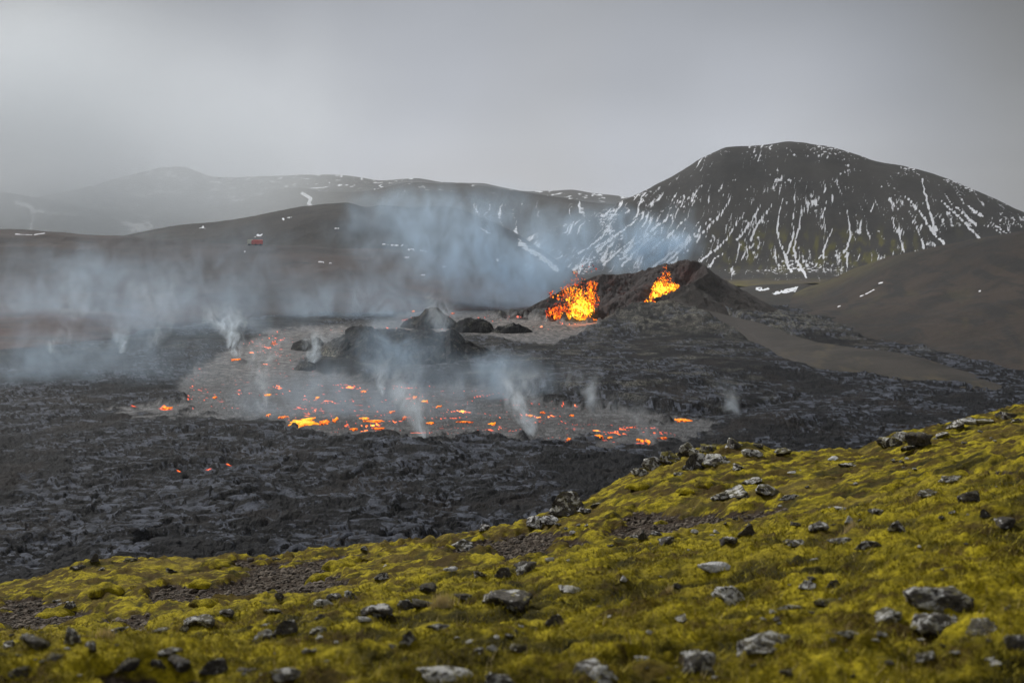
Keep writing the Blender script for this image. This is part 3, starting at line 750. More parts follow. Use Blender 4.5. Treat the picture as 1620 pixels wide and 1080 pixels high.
u_c = np.linspace((745 - 810) / F_PX, (1345 - 810) / F_PX, 620)
y_c = np.linspace(735, 930, 250)
KX = y_c[:, None] * u_c[None, :]; KY = np.repeat(y_c[:, None], len(u_c), 1)
inside = poly_sd(KX, KY, rp[:, :2])
ins = sstep(-1.0, 1.0, inside)
wxx = KX + fbm(KX / 9, KY / 9, 3, 132) * 2.0; wyy = KY + fbm(KX / 9 + 7, KY / 9, 3, 133) * 2.0
Zin = np.full(KX.shape, -9.0); Zout = np.full(KX.shape, -9.0)
for (x, y, z), s_ in zip(rp_d, ss):
    d = np.hypot(wxx - x, wyy - y)
    pxr = project(x, y, z)[0]
    zo = z - np.where(d < 9, d * .98, 8.82 + (d - 9) * .60) if pxr > 1090 else z - d * .56
    slope_in = .62 if s_ < ss[-1] * .55 else 1.25
    zi = z - d * slope_in
    Zin = np.maximum(Zin, zi); Zout = np.maximum(Zout, zo)
Zo2 = Zout
kp, kr = project(KX, KY, np.zeros_like(KX))
floor = np.interp(kp, [860, 920, 985, 1015, 1060, 1100], [-.6, -.2, 1.0, 4.6, 8.0, 10])
Zin = np.maximum(Zin, floor)
# collapsed spatter heap between the two vents, and lumps along the pond edge
for (a, Yb, w, dy, h) in ((985, 822, 16, 17, 8.0), (958, 812, 11, 11, 5.0), (1004, 829, 11, 14, 6.5), (940, 806, 6, 6, 2.6), (887, 801, 6.0, 4, 3.4), (925, 803, 5, 4, 2.2), (1030, 838, 12, 12, 4.0)):
    c0 = (a - 810) / F_PX * Yb
    Zin += h * np.exp(-((KX - c0) / w) ** 2 - ((KY - Yb) / dy) ** 2)
# the two vents are hollows in the inner wall
for (a, Yb, w, dy, h) in ((915, 822, 12, 13, -9.0), (1050, 834, 9, 9, -6.0)):
    c0 = (a - 810) / F_PX * Yb
    Zin = np.maximum(Zin + h * np.exp(-((KX - c0) / w) ** 2 - ((KY - Yb) / dy) ** 2), floor - .8)
KZ = Zin * ins + Zout * (1 - ins)
rgh = (.35 + .9 * ins)
KZ = KZ + fbm(KX / 3.4, KY / 3.4, 5, 134, .6) * 1.25 * rgh + (ridged(KX / 9, KY / 9, 4, 135) - .5) * 1.1 * ins
KZ = np.where(KZ > -4, KZ, -4 + (KZ + 4) * .3)
kpx, kpr = project(KX, KY, KZ)
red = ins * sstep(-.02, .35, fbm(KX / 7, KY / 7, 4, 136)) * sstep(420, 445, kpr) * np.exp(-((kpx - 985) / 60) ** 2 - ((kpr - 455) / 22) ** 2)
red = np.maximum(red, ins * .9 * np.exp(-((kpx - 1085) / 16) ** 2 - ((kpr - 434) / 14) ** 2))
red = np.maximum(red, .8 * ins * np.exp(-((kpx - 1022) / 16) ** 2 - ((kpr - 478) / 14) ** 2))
kglow = ins * sstep(.1, .4, fbm(KX / 2, KY / 2, 3, 137)) * (np.exp(-((kpx - 1022) / 14) ** 2 - ((kpr - 484) / 9) ** 2) + .8 * np.exp(-((kpx - 880) / 22) ** 2 - ((kpr - 492) / 14) ** 2))
m = M('cone_cinder')
n1 = m.noise(.12, 5, .6); n2 = m.noise(1.2, 6, .72); n3 = m.voronoi(.9)
c = m.mix(m.rng(n1, .38, .62), (.038, .033, .030), (.060, .051, .045))
c = m.mix(m.math('MULTIPLY', m.rng(n2, .5, .72), .6), c, (.095, .080, .070))
c = m.mix(m.math('MULTIPLY', m.attr('inner'), .55), c, m.mix(n2, (.022, .020, .021), (.075, .055, .055)))
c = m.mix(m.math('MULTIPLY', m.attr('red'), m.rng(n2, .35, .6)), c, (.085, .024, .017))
m.base(c)
m.normal(m.bump(m.math('ADD', n2, m.math('MULTIPLY', n3, .4)), .8, .9))
gl = m.math('MULTIPLY', m.attr('glow'), m.rng(n2, .4, .6))
m.link(emit_ramp(m, gl), m.b.inputs['Emission Color'])
m.link(m.rng(gl, .15, .7, 0, 1.0), m.b.inputs['Emission Strength'])
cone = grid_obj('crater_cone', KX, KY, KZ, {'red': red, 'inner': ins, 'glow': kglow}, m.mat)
tag(cone, 'dark volcanic crater cone with an open side and two lava fountains', 'crater')

# ------------------------------------------------------------------ dark mounds standing in the flow
def mound(name, crest, Y0, D, lab, seed, nu=160, nv=60, rough=1.0, cat='lava mound', mat=None, group=None, pale=None):
    px0, px1 = crest[0][0], crest[-1][0]
    Zc = [pt(px, row, Y0)[2] for px, row in crest]
    u = np.linspace((px0 - 810) / F_PX, (px1 - 810) / F_PX, nu)
    uc = [(px - 810) / F_PX for px, _ in crest]
    zc = np.interp(u, uc, Zc)
    t = np.linspace(-1, 1, nv)[:, None]
    w = np.sqrt(np.clip(1 - (2 * (u - u[0]) / (u[-1] - u[0]) - 1) ** 4, .02, 1))[None, :]
    Yg = Y0 + t * D * w
    Xg = Yg * u[None, :]
    prof = np.clip(1 - np.abs(t) ** 1.6, 0, 1)
    Zg = (zc[None, :] + 2.2) * prof - 2.2
    hgt = np.clip(Zg + 2, 0, 3) / 3
    Zg = Zg + fbm(Xg / 5, Yg / 5, 5, seed, .62) * 1.8 * rough * hgt + (ridged(Xg / 12, Yg / 12, 3, seed + 3) - .5) * 1.4 * rough * hgt
    sl = sstep(0, .4, fbm(Xg / 5, Yg / 5, 4, seed + 8)) * .5
    if pale is not None:
        pp, pr = project(Xg, Yg, Zg)
        for (a, b, w_, h_) in pale: sl = np.maximum(sl, 1.4 * np.exp(-((pp - a) / w_) ** 2 - ((pr - b) / h_) ** 2))
    z0 = np.zeros_like(Xg)
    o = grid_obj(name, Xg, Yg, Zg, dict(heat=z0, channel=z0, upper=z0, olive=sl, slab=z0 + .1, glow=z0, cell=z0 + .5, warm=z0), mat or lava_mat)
    tag(o, lab, cat, group)
    return o
mound('lava_mound', [(484, 584), (492, 568), (505, 552), (520, 541), (545, 531), (560, 524), (568, 517), (578, 515), (590, 520), (620, 523), (650, 522), (668, 519), (690, 524), (705, 526), (712, 520), (722, 526), (735, 540), (770, 556), (820, 578), (850, 596)],
      600, 52, 'largest dark rubble mound surrounded by the grey lava flow', 141, 320, 120, 1.0, pale=[(520, 560, 14, 14)])
mound('lava_mound', [(456, 556), (462, 544), (475, 539), (490, 538), (500, 534), (508, 538), (516, 552)], 645, 12, 'small black mound at the left tip of the largest mound', 142, 90, 40, .6)
mound('lava_mound', [(462, 584), (474, 575), (490, 573), (510, 577), (530, 588)], 560, 8, 'low flat black shelf under the left end of the largest mound', 145, 90, 30, .5)
mound('lava_mound', [(628, 520), (642, 506), (655, 502), (664, 500), (672, 492), (680, 487), (690, 486), (698, 492), (706, 500), (720, 508), (730, 520)], 775, 20, 'pointed dark peak standing behind the largest rubble mound', 143, 140, 50, 1.0)
mound('lava_mound', [(716, 524), (722, 510), (735, 504), (750, 503), (765, 506), (777, 512), (784, 524)], 742, 14, 'rounded black knob right of the pointed dark peak', 144, 100, 40, 1.0)
mound('lava_mound', [(776, 526), (786, 518), (800, 515), (812, 511), (822, 514), (836, 521), (846, 527)], 735, 10, 'low jagged black knob nearest the crater in the flow', 146, 90, 36, 1.0)
mound('lava_mound', [(545, 524), (556, 517), (566, 515), (580, 519), (592, 526)], 720, 8, 'tiny dark islet half hidden behind the largest mound', 147, 60, 26, .8)

# ------------------------------------------------------------------ hot breakouts of fresh lava
m = M('molten_lava')
t_ = m.attr('temp')
f = m.math('ADD', t_, m.math('MULTIPLY', m.math('SUBTRACT', m.noise(1.1, 5, .7), .5), 1.7))
m.base((.02, .012, .01))
m.link(emit_ramp(m, f), m.b.inputs['Emission Color'])
m.link(m.rng(f, .15, .65, .05, 1.4), m.b.inputs['Emission Strength'])
molten = m.mat
def breakout(px, row, w, h, temp, lab, seed, height=1.0):
    """a lobe of fresh glowing lava on the crust; w, h: size in photograph pixels"""
    c = on_ground(px, row)
    ppm = F_PX / c[1]
    if w < 30: w *= .8; temp = temp * .86
    a = w / 2 / ppm; b = max(h / 2 / ppm * c[1] / CAM_Z * .8, a * .25)
    nr, na = 8, 40
    zc = np.median([lava_z(c[0] + dx * a, c[1] + dy * b) for dx in (-.6, 0, .6) for dy in (-.6, 0, .6)]) + .15
    height = height * .22
    co, tv = [], []
    rg = np.random.default_rng(seed)
    ph = rg.uniform(0, 6.28, 6); am = rg.uniform(.08, .3, 6)
    for i in range(nr + 1):
        for j in range(na):
            th = 2 * math.pi * j / na
            r = i / nr * (1 + sum(am[k] * math.sin((k + 2) * th + ph[k]) for k in range(6)) * .8 + .25 * math.sin(9 * th + ph[1]) * (i / nr))
            x, y = c[0] + a * r * math.cos(th), c[1] + b * r * math.sin(th)
            z = zc
            zz = z + height * (1 - (i / nr) ** 2) * (.6 + .5 * math.sin(3 * th + ph[0]) * i / nr) + rg.normal(0, .08) - (1.2 if i == nr else 0)
            co.append((x, y, zz)); tv.append(temp * (1.05 - .5 * (i / nr) ** 2) + rg.normal(0, .09))
    F = []
    for i in range(nr):
        for j in range(na):
            F.append((i * na + j, (i + 1) * na + j, (i + 1) * na + (j + 1) % na, i * na + (j + 1) % na))
    me = mesh_from('lava_breakout', co, faces4=np.array(F), attrs={'temp': tv}, mat=molten)
    o = bpy.data.objects.new('lava_breakout', me); C.objects.link(o)
    tag(o, lab, 'lava breakout', 'fresh lava breakouts in the flow')
    return o
BO = [(480, 664, 46, 14, .95, 'largest yellow-orange lava breakout in the middle of the flow', 1.6),
 (513, 664, 20, 9, .7, 'orange lava lobe touching the right of the largest breakout', 1.2), (530, 661, 9, 6, .7, 'small orange lobe second right of the largest breakout', .8),
 (531, 660, 4, 9, .95, 'thin bright yellow lava drip right of the largest breakout', 1.8), (577, 658, 18, 4, .95, 'yellow lava patch heading a long orange streak', .5), (594, 662, 30, 3, .7, 'long thin orange streak below the yellow patch', .3),
 (447, 656, 16, 4, .75, 'orange lava fleck just left of the largest breakout', .7), (424, 652, 8, 3.5, .8, 'second orange fleck left of the largest breakout', .5), (672, 631, 15, 3, 1.0, 'flat bright yellow lava pool upper right of the flow', .35),
 (656, 625, 8, 5, .85, 'small orange-yellow lava knob beside flat yellow pool', .9), (502, 625, 8, 3.5, .95, 'yellow lava fleck on the crust above the largest breakout', .5), (424, 621, 10, 2.6, .95, 'flat yellow fleck at the left of the crack belt', .4),
 (575, 616, 10, 4, .75, 'orange fleck near the upper edge of crack belt', .5), (340, 625, 8, 3, .75, 'lone orange fleck on the left of the flow', .4), (264, 642, 18, 2.6, .7, 'leftmost thin orange streak on the dark crust', .3),
 (560, 670, 14, 3, .75, 'short orange streak below the yellow drip', .4), (600, 671, 24, 2.4, .75, 'thin orange line low in the crack belt', .3), (640, 657, 9, 6, .6, 'dull orange lump near a smoke column', .7), (680, 666, 14, 3, .8, 'orange streak right of the smoke column', .4),
 (735, 663, 26, 2.6, .65, 'long red-orange streak at the right of crack belt', .3), (779, 666, 14, 3, .95, 'flat yellow streak left of the tall smoke column', .35), (859, 648, 8, 4, .55, 'dull red-orange knob on the grey crust', .7), (838, 653, 7, 2.4, .9, 'small yellow fleck beside the dull red knob', .3),
 (905, 653, 7, 4, .7, 'orange fleck heading the right-hand crack line', .5), (1080, 663, 24, 6, .8, 'bright orange curved lobe nearest the mossy ridge', 1.2), (1070, 662, 5, 4, .9, 'tiny yellow tip left of the curved orange lobe', .6),
 (900, 692, 9, 6, .65, 'red-orange lump at the front edge of the flow', .8), (948, 690, 14, 4, .85, 'yellow-orange streak at the front edge of the flow', .5), (965, 688, 10, 2.6, .75, 'small orange streak right of the yellow-orange one', .3),
 (1025, 695, 7, 10, .85, 'bright orange upright lobe at the front right of the flow', 1.6), (1016, 694, 8, 5, .9, 'yellow blob left of the upright orange lobe', .6), (1010, 692, 7, 3, .8, 'small orange speck beside the front right smoke', .4),
 (1050, 690, 16, 2.6, .6, 'thin red streak right of the upright orange lobe', .3), (373, 568, 18, 3.5, .7, 'orange lava crescent under the white smoke column', .5), (433, 541, 7, 4, .5, 'small red patch at the bend of the upper flow', .4),
 (654, 491, 4, 2.5, .9, 'tiny yellow speck on the far lava behind the peak', .7), (716, 495, 7, 2.5, .55, 'tiny red patch on the far lava right of the peak', .5),
 (694, 640, 10, 3, .8, 'orange fleck between the two smoke columns', .4), (620, 648, 12, 3, .6, 'small red-orange streak above the dark crack', .4)]
for k, (px, row, w, h, tmp, lab, hh) in enumerate(BO):
    breakout(px, row, w, h, tmp, lab, 300 + k, hh)

# ------------------------------------------------------------------ the lava stream from the right vent
m2 = M('glowing_stream')
f = m2.math('ADD', m2.attr('temp'), m2.math('MULTIPLY', m2.math('SUBTRACT', m2.noise(.7, 4, .65), .5), .7))
m2.base(m2.mix(m2.noise(.8, 5, .6), (.10, .07, .06), (.40, .27, .21)))
m2.link(m2.ramp(f, [(0, (.30, .06, .03)), (.5, (.9, .22, .08)), (1, (1, .5, .04))]), m2.b.inputs['Emission Color'])
m2.link(m2.rng(f, .15, .8, .05, 1.1), m2.b.inputs['Emission Strength'])
path = [(1026, 484, 806, 3.0, .75), (1015, 490, 800, 2.6, 1.0), (1005, 495, 797, 2.0, .6), (990, 500, 792, 2.4, .5), (970, 507, 786, 2.4, .5), (945, 512, 779, 2.4, .45), (920, 515, 774, 3.0, .4), (895, 516, 770, 3.0, .3)]
co, tv, F = [], [], []
N = 90
pp = np.array(path); tt = np.linspace(0, len(path) - 1, N); ev = herm_eval(np.arange(len(path)), pp, tt)
for i in range(N):
    px, row, Yd, w, tmp = ev[i]
    p = pt(px, row, Yd)
    for j in range(9):
        q = (j - 4) / 4
        xx, yy = p[0] + q * w * .3, p[1] - q * w * 1.9
        co.append((xx, yy, p[2] + 1.0 * (1 - q * q) - .25 + .25 * perlin(np.array([xx / 2]), np.array([yy / 2]), 5)[0])); tv.append(tmp * (1 - .35 * q * q))
for i in range(N - 1):
    for j in range(8):
        F.append((i * 9 + j, (i + 1) * 9 + j, (i + 1) * 9 + j + 1, i * 9 + j + 1))
me = mesh_from('lava_stream', co, faces4=np.array(F), attrs={'temp': tv}, mat=m2.mat)
o = bpy.data.objects.new('lava_stream', me); C.objects.link(o)
tag(o, 'thin pinkish-orange lava stream running down from the right vent', 'lava stream')

# ------------------------------------------------------------------ lava fountains: thousands of thrown clots
m = M('fountain_lava')
m.base((.02, .01, .01))
m.link(emit_ramp(m, m.attr('temp')), m.b.inputs['Emission Color'])
m.link(m.rng(m.attr('temp'), .0, .95, .5, 2.0, False), m.b.inputs['Emission Strength'])
fountain_mat = m.mat
ICO = None
def ico_unit():
    t = (1 + 5 ** .5) / 2
    v = np.array([(-1, t, 0), (1, t, 0), (-1, -t, 0), (1, -t, 0), (0, -1, t), (0, 1, t), (0, -1, -t), (0, 1, -t), (t, 0, -1), (t, 0, 1), (-t, 0, -1), (-t, 0, 1)], float)
    v /= np.linalg.norm(v[0])
    f = np.array([(0, 11, 5), (0, 5, 1), (0, 1, 7), (0, 7, 10), (0, 10, 11), (1, 5, 9), (5, 11, 4), (11, 10, 2), (10, 7, 6), (7, 1, 8), (3, 9, 4), (3, 4, 2), (3, 2, 6), (3, 6, 8), (3, 8, 9), (4, 9, 5), (2, 4, 11), (6, 2, 10), (8, 6, 7), (9, 8, 1)])
    return v, f
def clots(name, P, R, T, mat, stretch, rg):
    v, f = ico_unit()
    n = len(P)
    V = v[None] * (1 + rg.uniform(-.35, .35, (n, 12, 1)))
    V = V * R[:, None, None] * np.stack([np.ones(n), np.ones(n), stretch], 1)[:, None, :]
    V = V + P[:, None, :]
    F = (f[None] + (np.arange(n) * 12)[:, None, None]).reshape(-1, 3)
    return mesh_from(name, V.reshape(-1, 3), tris=F, attrs={'temp': np.repeat(T, 12)}, mat=mat, smooth=False)
def fountain(parts_main, parts_spray, lab, seed):
    """parts: (n, px, row, Y, half width px, half height px, depth m, size, temperature, edge fall)"""
    rg = np.random.default_rng(seed)
    objs = []
    for nm, parts in (('lava_fountain', parts_main), ('thrown_spatter', parts_spray)):
        P, R, T, S = [], [], [], []
        for (n, px, row, Yd, hw, hh, dep, size, temp, var) in parts:
            for _ in range(n):
                while True:
                    a, b = rg.uniform(-1, 1), rg.uniform(-1, 1)
                    rr = a * a + b * b
                    if rr < 1 and rg.uniform() > rr * .55: break
                p = pt(px + a * hw, row + b * hh, Yd + rg.uniform(-1, 1) * dep)
                P.append(p); r = math.sqrt(rr)
                R.append(size * rg.lognormal(0, .38) * (1.1 - .45 * r)); T.append(np.clip(temp - var * r * r + rg.normal(0, .17) - (.45 if rg.uniform() < .10 + .2 * r else 0), .0, 1)); S.append(rg.uniform(.9, 1.9))
        me = clots(nm, np.array(P), np.array(R), np.array(T), fountain_mat, np.array(S), rg)
        o = bpy.data.objects.new(nm, me); C.objects.link(o); objs.append(o)
    tag(objs[0], lab, 'lava fountain', 'lava fountains in the crater')
    objs[1].parent = objs[0]; objs[1]['kind'] = 'stuff'
fountain([(520, 921, 489, 806, 20, 19, 5, .48, 1.0, .3), (300, 905, 500, 804, 30, 8, 4, .45, .85, .35), (380, 914, 473, 808, 26, 15, 5, .27, .78, .35), (240, 935, 468, 807, 8, 22, 3, .42, .62, .3), (160, 912, 506, 803, 34, 3.5, 3, .5, .8, .3)],
         [(330, 885, 492, 806, 22, 13, 4, .34, .42, .3), (150, 872, 497, 805, 10, 12, 3, .4, .3, .2), (200, 906, 460, 809, 22, 12, 5, .22, .65, .3), (90, 937, 453, 809, 10, 10, 3, .25, .65, .3), (90, 916, 446, 812, 26, 10, 6, .16, .5, .3),
          (40, 880, 470, 806, 24, 8, 4, .25, .45, .3), (22, 911, 432, 812, 6, 6, 3, .22, .5, .2), (26, 930, 424, 815, 16, 8, 4, .22, .3, .2), (70, 942, 478, 806, 8, 18, 2, .3, .4, .2), (12, 870, 462, 810, 10, 4, 3, .22, .35, .2)],
         'larger yellow-orange lava fountain on the left side of the crater', 5)
fountain([(300, 1044, 458, 831, 14, 15, 3, .40, .96, .35), (260, 1057, 456, 831, 15, 8, 3, .38, .92, .3), (180, 1037, 470, 826, 11, 9, 3, .42, .92, .3), (220, 1027, 481, 808, 10, 8, 2, .42, .8, .3), (130, 1035, 478, 822, 10, 8, 2, .45, .75, .3), (140, 1062, 453, 831, 13, 6, 2, .45, .8, .3)],
         [(110, 1052, 443, 832, 14, 7, 3, .28, .62, .3), (45, 1053, 433, 833, 9, 6, 3, .24, .5, .2), (14, 1053, 425, 834, 6, 6, 2, .2, .45, .2), (80, 1026, 482, 815, 7, 9, 2, .35, .35, .2), (26, 1040, 450, 832, 12, 8, 3, .22, .5, .2)],
         'smaller lava fountain inside the right recess of the crater', 6)

# ------------------------------------------------------------------ small red vehicle on the brown ridge
def box_co(x0, x1, y0, y1, z0, z1, bev=.0):
    import bmesh
    bm = bmesh.new(); bmesh.ops.create_cube(bm, size=1)
    for v_ in bm.verts:
        v_.co = Vector(((x0 + x1) / 2 + v_.co.x * (x1 - x0), (y0 + y1) / 2 + v_.co.y * (y1 - y0), (z0 + z1) / 2 + v_.co.z * (z1 - z0)))
    if bev: bmesh.ops.bevel(bm, geom=bm.edges[:], offset=bev, segments=3, profile=.6, affect='EDGES')
    return bm
def bm_obj(name, bm, mat, parent):
    me = bpy.data.meshes.new(name); bm.to_mesh(me); bm.free(); me.materials.append(mat)
    for p in me.polygons: p.use_smooth = False
    o = bpy.data.objects.new(name, me); C.objects.link(o); o.parent = parent; return o
def flat_mat(name, col, rough=.5):
    m = M(name); n = m.noise(3, 4)
    m.base(m.mix(m.math('MULTIPLY', n, .35), col, tuple(x * .7 for x in col))); m.b.inputs['Roughness'].default_value = rough; return m.mat
vp = pt(403, 388.5, 1105)
veh = bpy.data.objects.new('rescue_truck', None); C.objects.link(veh)
veh.location = (vp[0], vp[1], vp[2]); veh.rotation_euler = (0, 0, .06)
tag(veh, 'small red vehicle with pale front parked on the brown ridge', 'truck')
redp = flat_mat('red_paint', (.80, .10, .05)); pale = flat_mat('pale_yellow_paint', (.82, .82, .68)); blk = flat_mat('tyre_rubber', (.02, .02, .02), .9); gls = flat_mat('dark_glass', (.03, .035, .04), .1)
bm_obj('body', box_co(-2.4, 6.2, -1.6, 1.6, .9, 4.4, .7), redp, veh)
cab = bm_obj('cab', box_co(-5.6, -2.5, -1.5, 1.5, 1.0, 3.6, .4), pale, veh)
bm_obj('windscreen', box_co(-5.66, -5.5, -1.1, 1.1, 2.2, 3.2), gls, cab)
bm_obj('cab_roof', box_co(-5.2, -1.6, -1.4, 1.4, 3.7, 4.6, .3), pale, veh)
bm_obj('chassis', box_co(-5.2, 5.8, -1.1, 1.1, .6, .98), blk, veh)
import bmesh
for (wx_, wy_) in ((-4.2, -1.35), (-4.2, 1.35), (1.0, -1.35), (1.0, 1.35), (4.4, -1.35), (4.4, 1.35)):
    bm = bmesh.new(); bmesh.ops.create_cone(bm, cap_ends=True, segments=20, radius1=.75, radius2=.75, depth=.5)
    bmesh.ops.rotate(bm, verts=bm.verts, matrix=Matrix.Rotation(math.pi / 2, 3, 'X')); bmesh.ops.translate(bm, verts=bm.verts, vec=(wx_, wy_, .65))
    bm_obj('wheel', bm, blk, veh)

# ------------------------------------------------------------------ mossy foreground slope
FGY = [1.2, 2.4, 5, 8, 13, 18, 26, 36]
PXC = [-1400, -700, 0, 540, 1080, 1350, 1620, 2400, 3200]
FGR = {
 5:  [1110, 1098, 1087, 1080, 1074, 1060, 1040, 1000, 980],
 8:  [1060, 1050, 1035, 1003, 955, 920, 880, 800, 780],
 13: [1030, 1018, 1000, 934, 852, 800, 745, 640, 610],
 18: [1030, 1010, 986, 932, 851, 780, 712, 600, 570],
 26: [1000, 985, 955, 896, 792, 742, 682, 580, 550],
}
SIL = [(-1400, 1010), (-700, 985), (-300, 955), (0, 930), (50, 915), (100, 900), (150, 886), (200, 884), (250, 888), (300, 890), (340, 884), (400, 880), (470, 874), (540, 868), (640, 858), (740, 845), (800, 836), (840, 828), (880, 812), (910, 800), (940, 786), (970, 765), (1000, 748),
       (1050, 728), (1100, 712), (1150, 706), (1200, 702), (1230, 712), (1260, 718), (1300, 716), (1350, 717), (1385, 704), (1410, 692), (1450, 684), (1500, 671), (1560, 659), (1620, 644), (1750, 620), (2400, 560), (3200, 540)]
UG = np.linspace(-1.1, 1.1, 900)
def lay(L, Y):
    P = np.array([pt(a, b, Y) for a, b in L]); return smooth_interp(UG, P[:, 0] / P[:, 1], P[:, 2])
T = [np.full(UG.shape, 58.42), np.full(UG.shape, 58.40) + UG * .05]
for Yk in FGY[2:7]: T.append(lay(list(zip(PXC, FGR[Yk])), Yk))
T.append(lay(SIL, 36))
FY = list(FGY) + [41, 50, 75, 130, 260]
zs = T[-1]
T += [zs - 2.2, zs - 7.5, zs - 22, np.minimum(zs - 44, 6) , np.full(UG.shape, -7.0)]
T = np.array(T); FY = np.array(FY, float)
TM = hermite(FY, T, np.array([5.0]))[2]
def fg_base(x, y):
    x = np.asarray(x, float); y = np.asarray(y, float)
    shp = x.shape; x = x.ravel(); y = np.clip(y.ravel(), FY[0], FY[-1])
    u = np.clip(x / y, UG[0], UG[-1])
    j = (u - UG[0]) / (UG[1] - UG[0]); j0 = np.clip(j.astype(int), 0, len(UG) - 2); fj = j - j0
    i = np.clip(np.searchsorted(FY, y, side='right') - 1, 0, len(FY) - 2)
    h = FY[i + 1] - FY[i]; t = (y - FY[i]) / h
    def s(A, k): return A[k, j0] * (1 - fj) + A[k, j0 + 1] * fj
    z = ((2 * t**3 - 3 * t**2 + 1) * s(T, i) + (t**3 - 2 * t**2 + t) * h * s(TM, i) + (-2 * t**3 + 3 * t**2) * s(T, i + 1) + (t**3 - t**2) * h * s(TM, i + 1))
    return z.reshape(shp)
SOIL = [  # bare earth patches, photograph outline
 [(330, 893), (380, 883), (470, 876), (560, 868), (600, 872), (560, 885), (520, 900), (570, 905), (540, 925), (470, 935), (400, 940), (330, 948), (250, 945), (200, 925), (260, 915), (330, 920), (390, 905), (350, 900)],
 [(560, 868), (640, 862), (740, 848), (830, 838), (900, 838), (960, 838), (960, 850), (880, 862), (800, 874), (740, 872), (680, 860), (620, 866)],
 [(930, 838), (1010, 800), (1080, 805), (1150, 800), (1230, 788), (1250, 800), (1180, 818), (1110, 838), (1060, 848), (980, 850)],
 [(-50, 955), (60, 940), (150, 960), (230, 965), (260, 990), (150, 975), (40, 990), (-50, 985)],
 [(1530, 735), (1600, 728), (1700, 740), (1600, 750)], [(150, 1035), (280, 1030), (400, 1045), (330, 1075), (200, 1068)]]
def fg_detail(x, y):
    """displacement and moss cover (1 = moss, 0 = bare gritty soil)"""
    z0 = fg_base(x, y)
    px, row = project(x, y, z0)
    far = sstep(14, 22, y)
    j = fbm(x / 1.1, y / 1.1, 4, 201)
    sd = np.full(x.shape, -1e3)
    for P in SOIL: sd = np.maximum(sd, poly_sd(px, row * 1.5, [(a, b * 1.5) for a, b in P]))
    soil = sstep(-10, 9, sd + j * 42)
    nz = fbm(x / 1.6, y / 1.6, 5, 202, .6)
    soil = np.maximum(soil, sstep(.33, .48, nz) * .9)
    moss = 1 - soil
    wx = x + .35 * fbm(x / .8, y / .8, 3, 203); wy = y + .35 * fbm(x / .8 + 9, y / .8, 3, 204)
    f1, f2, cid = worley(wx / .55, wy / .42, 205)
    cush = np.clip(1 - f1 * 1.15, 0, 1) ** .8
    g1, g2, cid2 = worley(wx / 1.7 + 3, wy / 1.2, 206)
    cush2 = np.clip(1 - g1 * 1.1, 0, 1)
    dz = fbm(x / 3.2, y / 3.2, 3, 207) * .16
    dz += moss * (cush * .09 + cush2 * .16 * (.5 + .6 * far) + fbm(x / .16, y / .16, 3, 208, .65) * .05 + fbm(x / .5, y / .35, 4, 212, .6) * .10)
    dz += (1 - moss) * (fbm(x / .12, y / .12, 3, 209, .65) * .03 - .03)
    dz *= sstep(1.2, 4.0, y) * .7 + .3
    fade = sstep(110, 50, y)
    return z0 + dz * fade - .16, moss, cush, cid
def fg_z(x, y):
    return fg_detail(np.atleast_1d(np.asarray(x, float)), np.atleast_1d(np.asarray(y, float)))[0]
NUF = 980
uf = np.linspace((-260 - 810) / F_PX, (1880 - 810) / F_PX, NUF)
# rows packed where the picture needs them: dense in angle from the feet to the crest, sparse beyond
yf = np.concatenate([1 / np.linspace(1 / 1.3, 1 / 4.4, 22, endpoint=False), 1 / np.linspace(1 / 4.4, 1 / 13, 190, endpoint=False), np.linspace(13, 38, 150, endpoint=False), np.linspace(38, 50, 24, endpoint=False), np.linspace(50, 258, 22)])
FX = yf[:, None] * uf[None, :]; FYY = np.repeat(yf[:, None], NUF, 1)
FZ, moss, cush, cidf = fg_detail(FX, FYY)
m = M('moss_and_soil')
n0 = m.noise(.9, 5, .6); n1 = m.noise(5, 5, .65); n2 = m.noise(38, 4, .7); n3 = m.noise(.35, 4, .55)
va = m.mapping((1, 2.2, 1), rot=(0, 0, .3)); nf = m.noise(60, 3, .7, va, dist=1.5)
bright = m.mix(m.rng(n1, .35, .65), (.22, .18, .008), (.60, .48, .024))
olive = m.mix(m.rng(n1, .3, .7), (.020, .018, .004), (.10, .080, .007))
mc = m.mix(m.rng(m.math('ADD', n0, m.math('MULTIPLY', m.math('SUBTRACT', m.attr('cushion'), .5), .34)), .42, .60), olive, bright)
mc = m.mix(m.math('MULTIPLY', m.rng(m.math('ADD', m.noise(1.7, 5, .65), m.math('MULTIPLY', m.attr('rust'), .06)), .51, .62), .85), mc, (.075, .044, .012))      # rusty, dying moss
mc = m.mix(m.math('MULTIPLY', m.rng(n3, .54, .68), .5), mc, (.24, .175, .045))                       # straw-coloured parts
mc = m.mix(m.math('MULTIPLY', m.rng(n2, .42, .66), .6), mc, (.035, .032, .007))
mc = m.mix(m.math('MULTIPLY', m.rng(nf, .55, .75), .35), mc, (.38, .31, .05))
soilc = m.mix(m.rng(m.noise(14, 5, .7), .35, .65), (.028, .020, .014), (.075, .052, .036))
soilc = m.mix(m.rng(m.voronoi(22, out='Color'), .75, .95), soilc, (.19, .165, .145))
ms = m.rng(m.math('ADD', m.attr('moss'), m.math('MULTIPLY', m.math('SUBTRACT', n1, .5), .8)), .35, .6)
m.base(m.mix(ms, soilc, mc))
m.b.inputs['Roughness'].default_value = .95; m.b.inputs['Specular IOR Level'].default_value = .1
h = m.math('ADD', m.math('MULTIPLY', n2, .5), m.math('MULTIPLY', nf, .5))
b1 = m.bump(h, 1.0, .035); m.normal(m.bump(n1, .8, .12, b1))
moss_mat = m.mat
fg = grid_obj('mossy_ground', FX, FYY, FZ, {'moss': moss, 'cushion': cush, 'rust': sstep(15, 24, FYY)}, moss_mat)
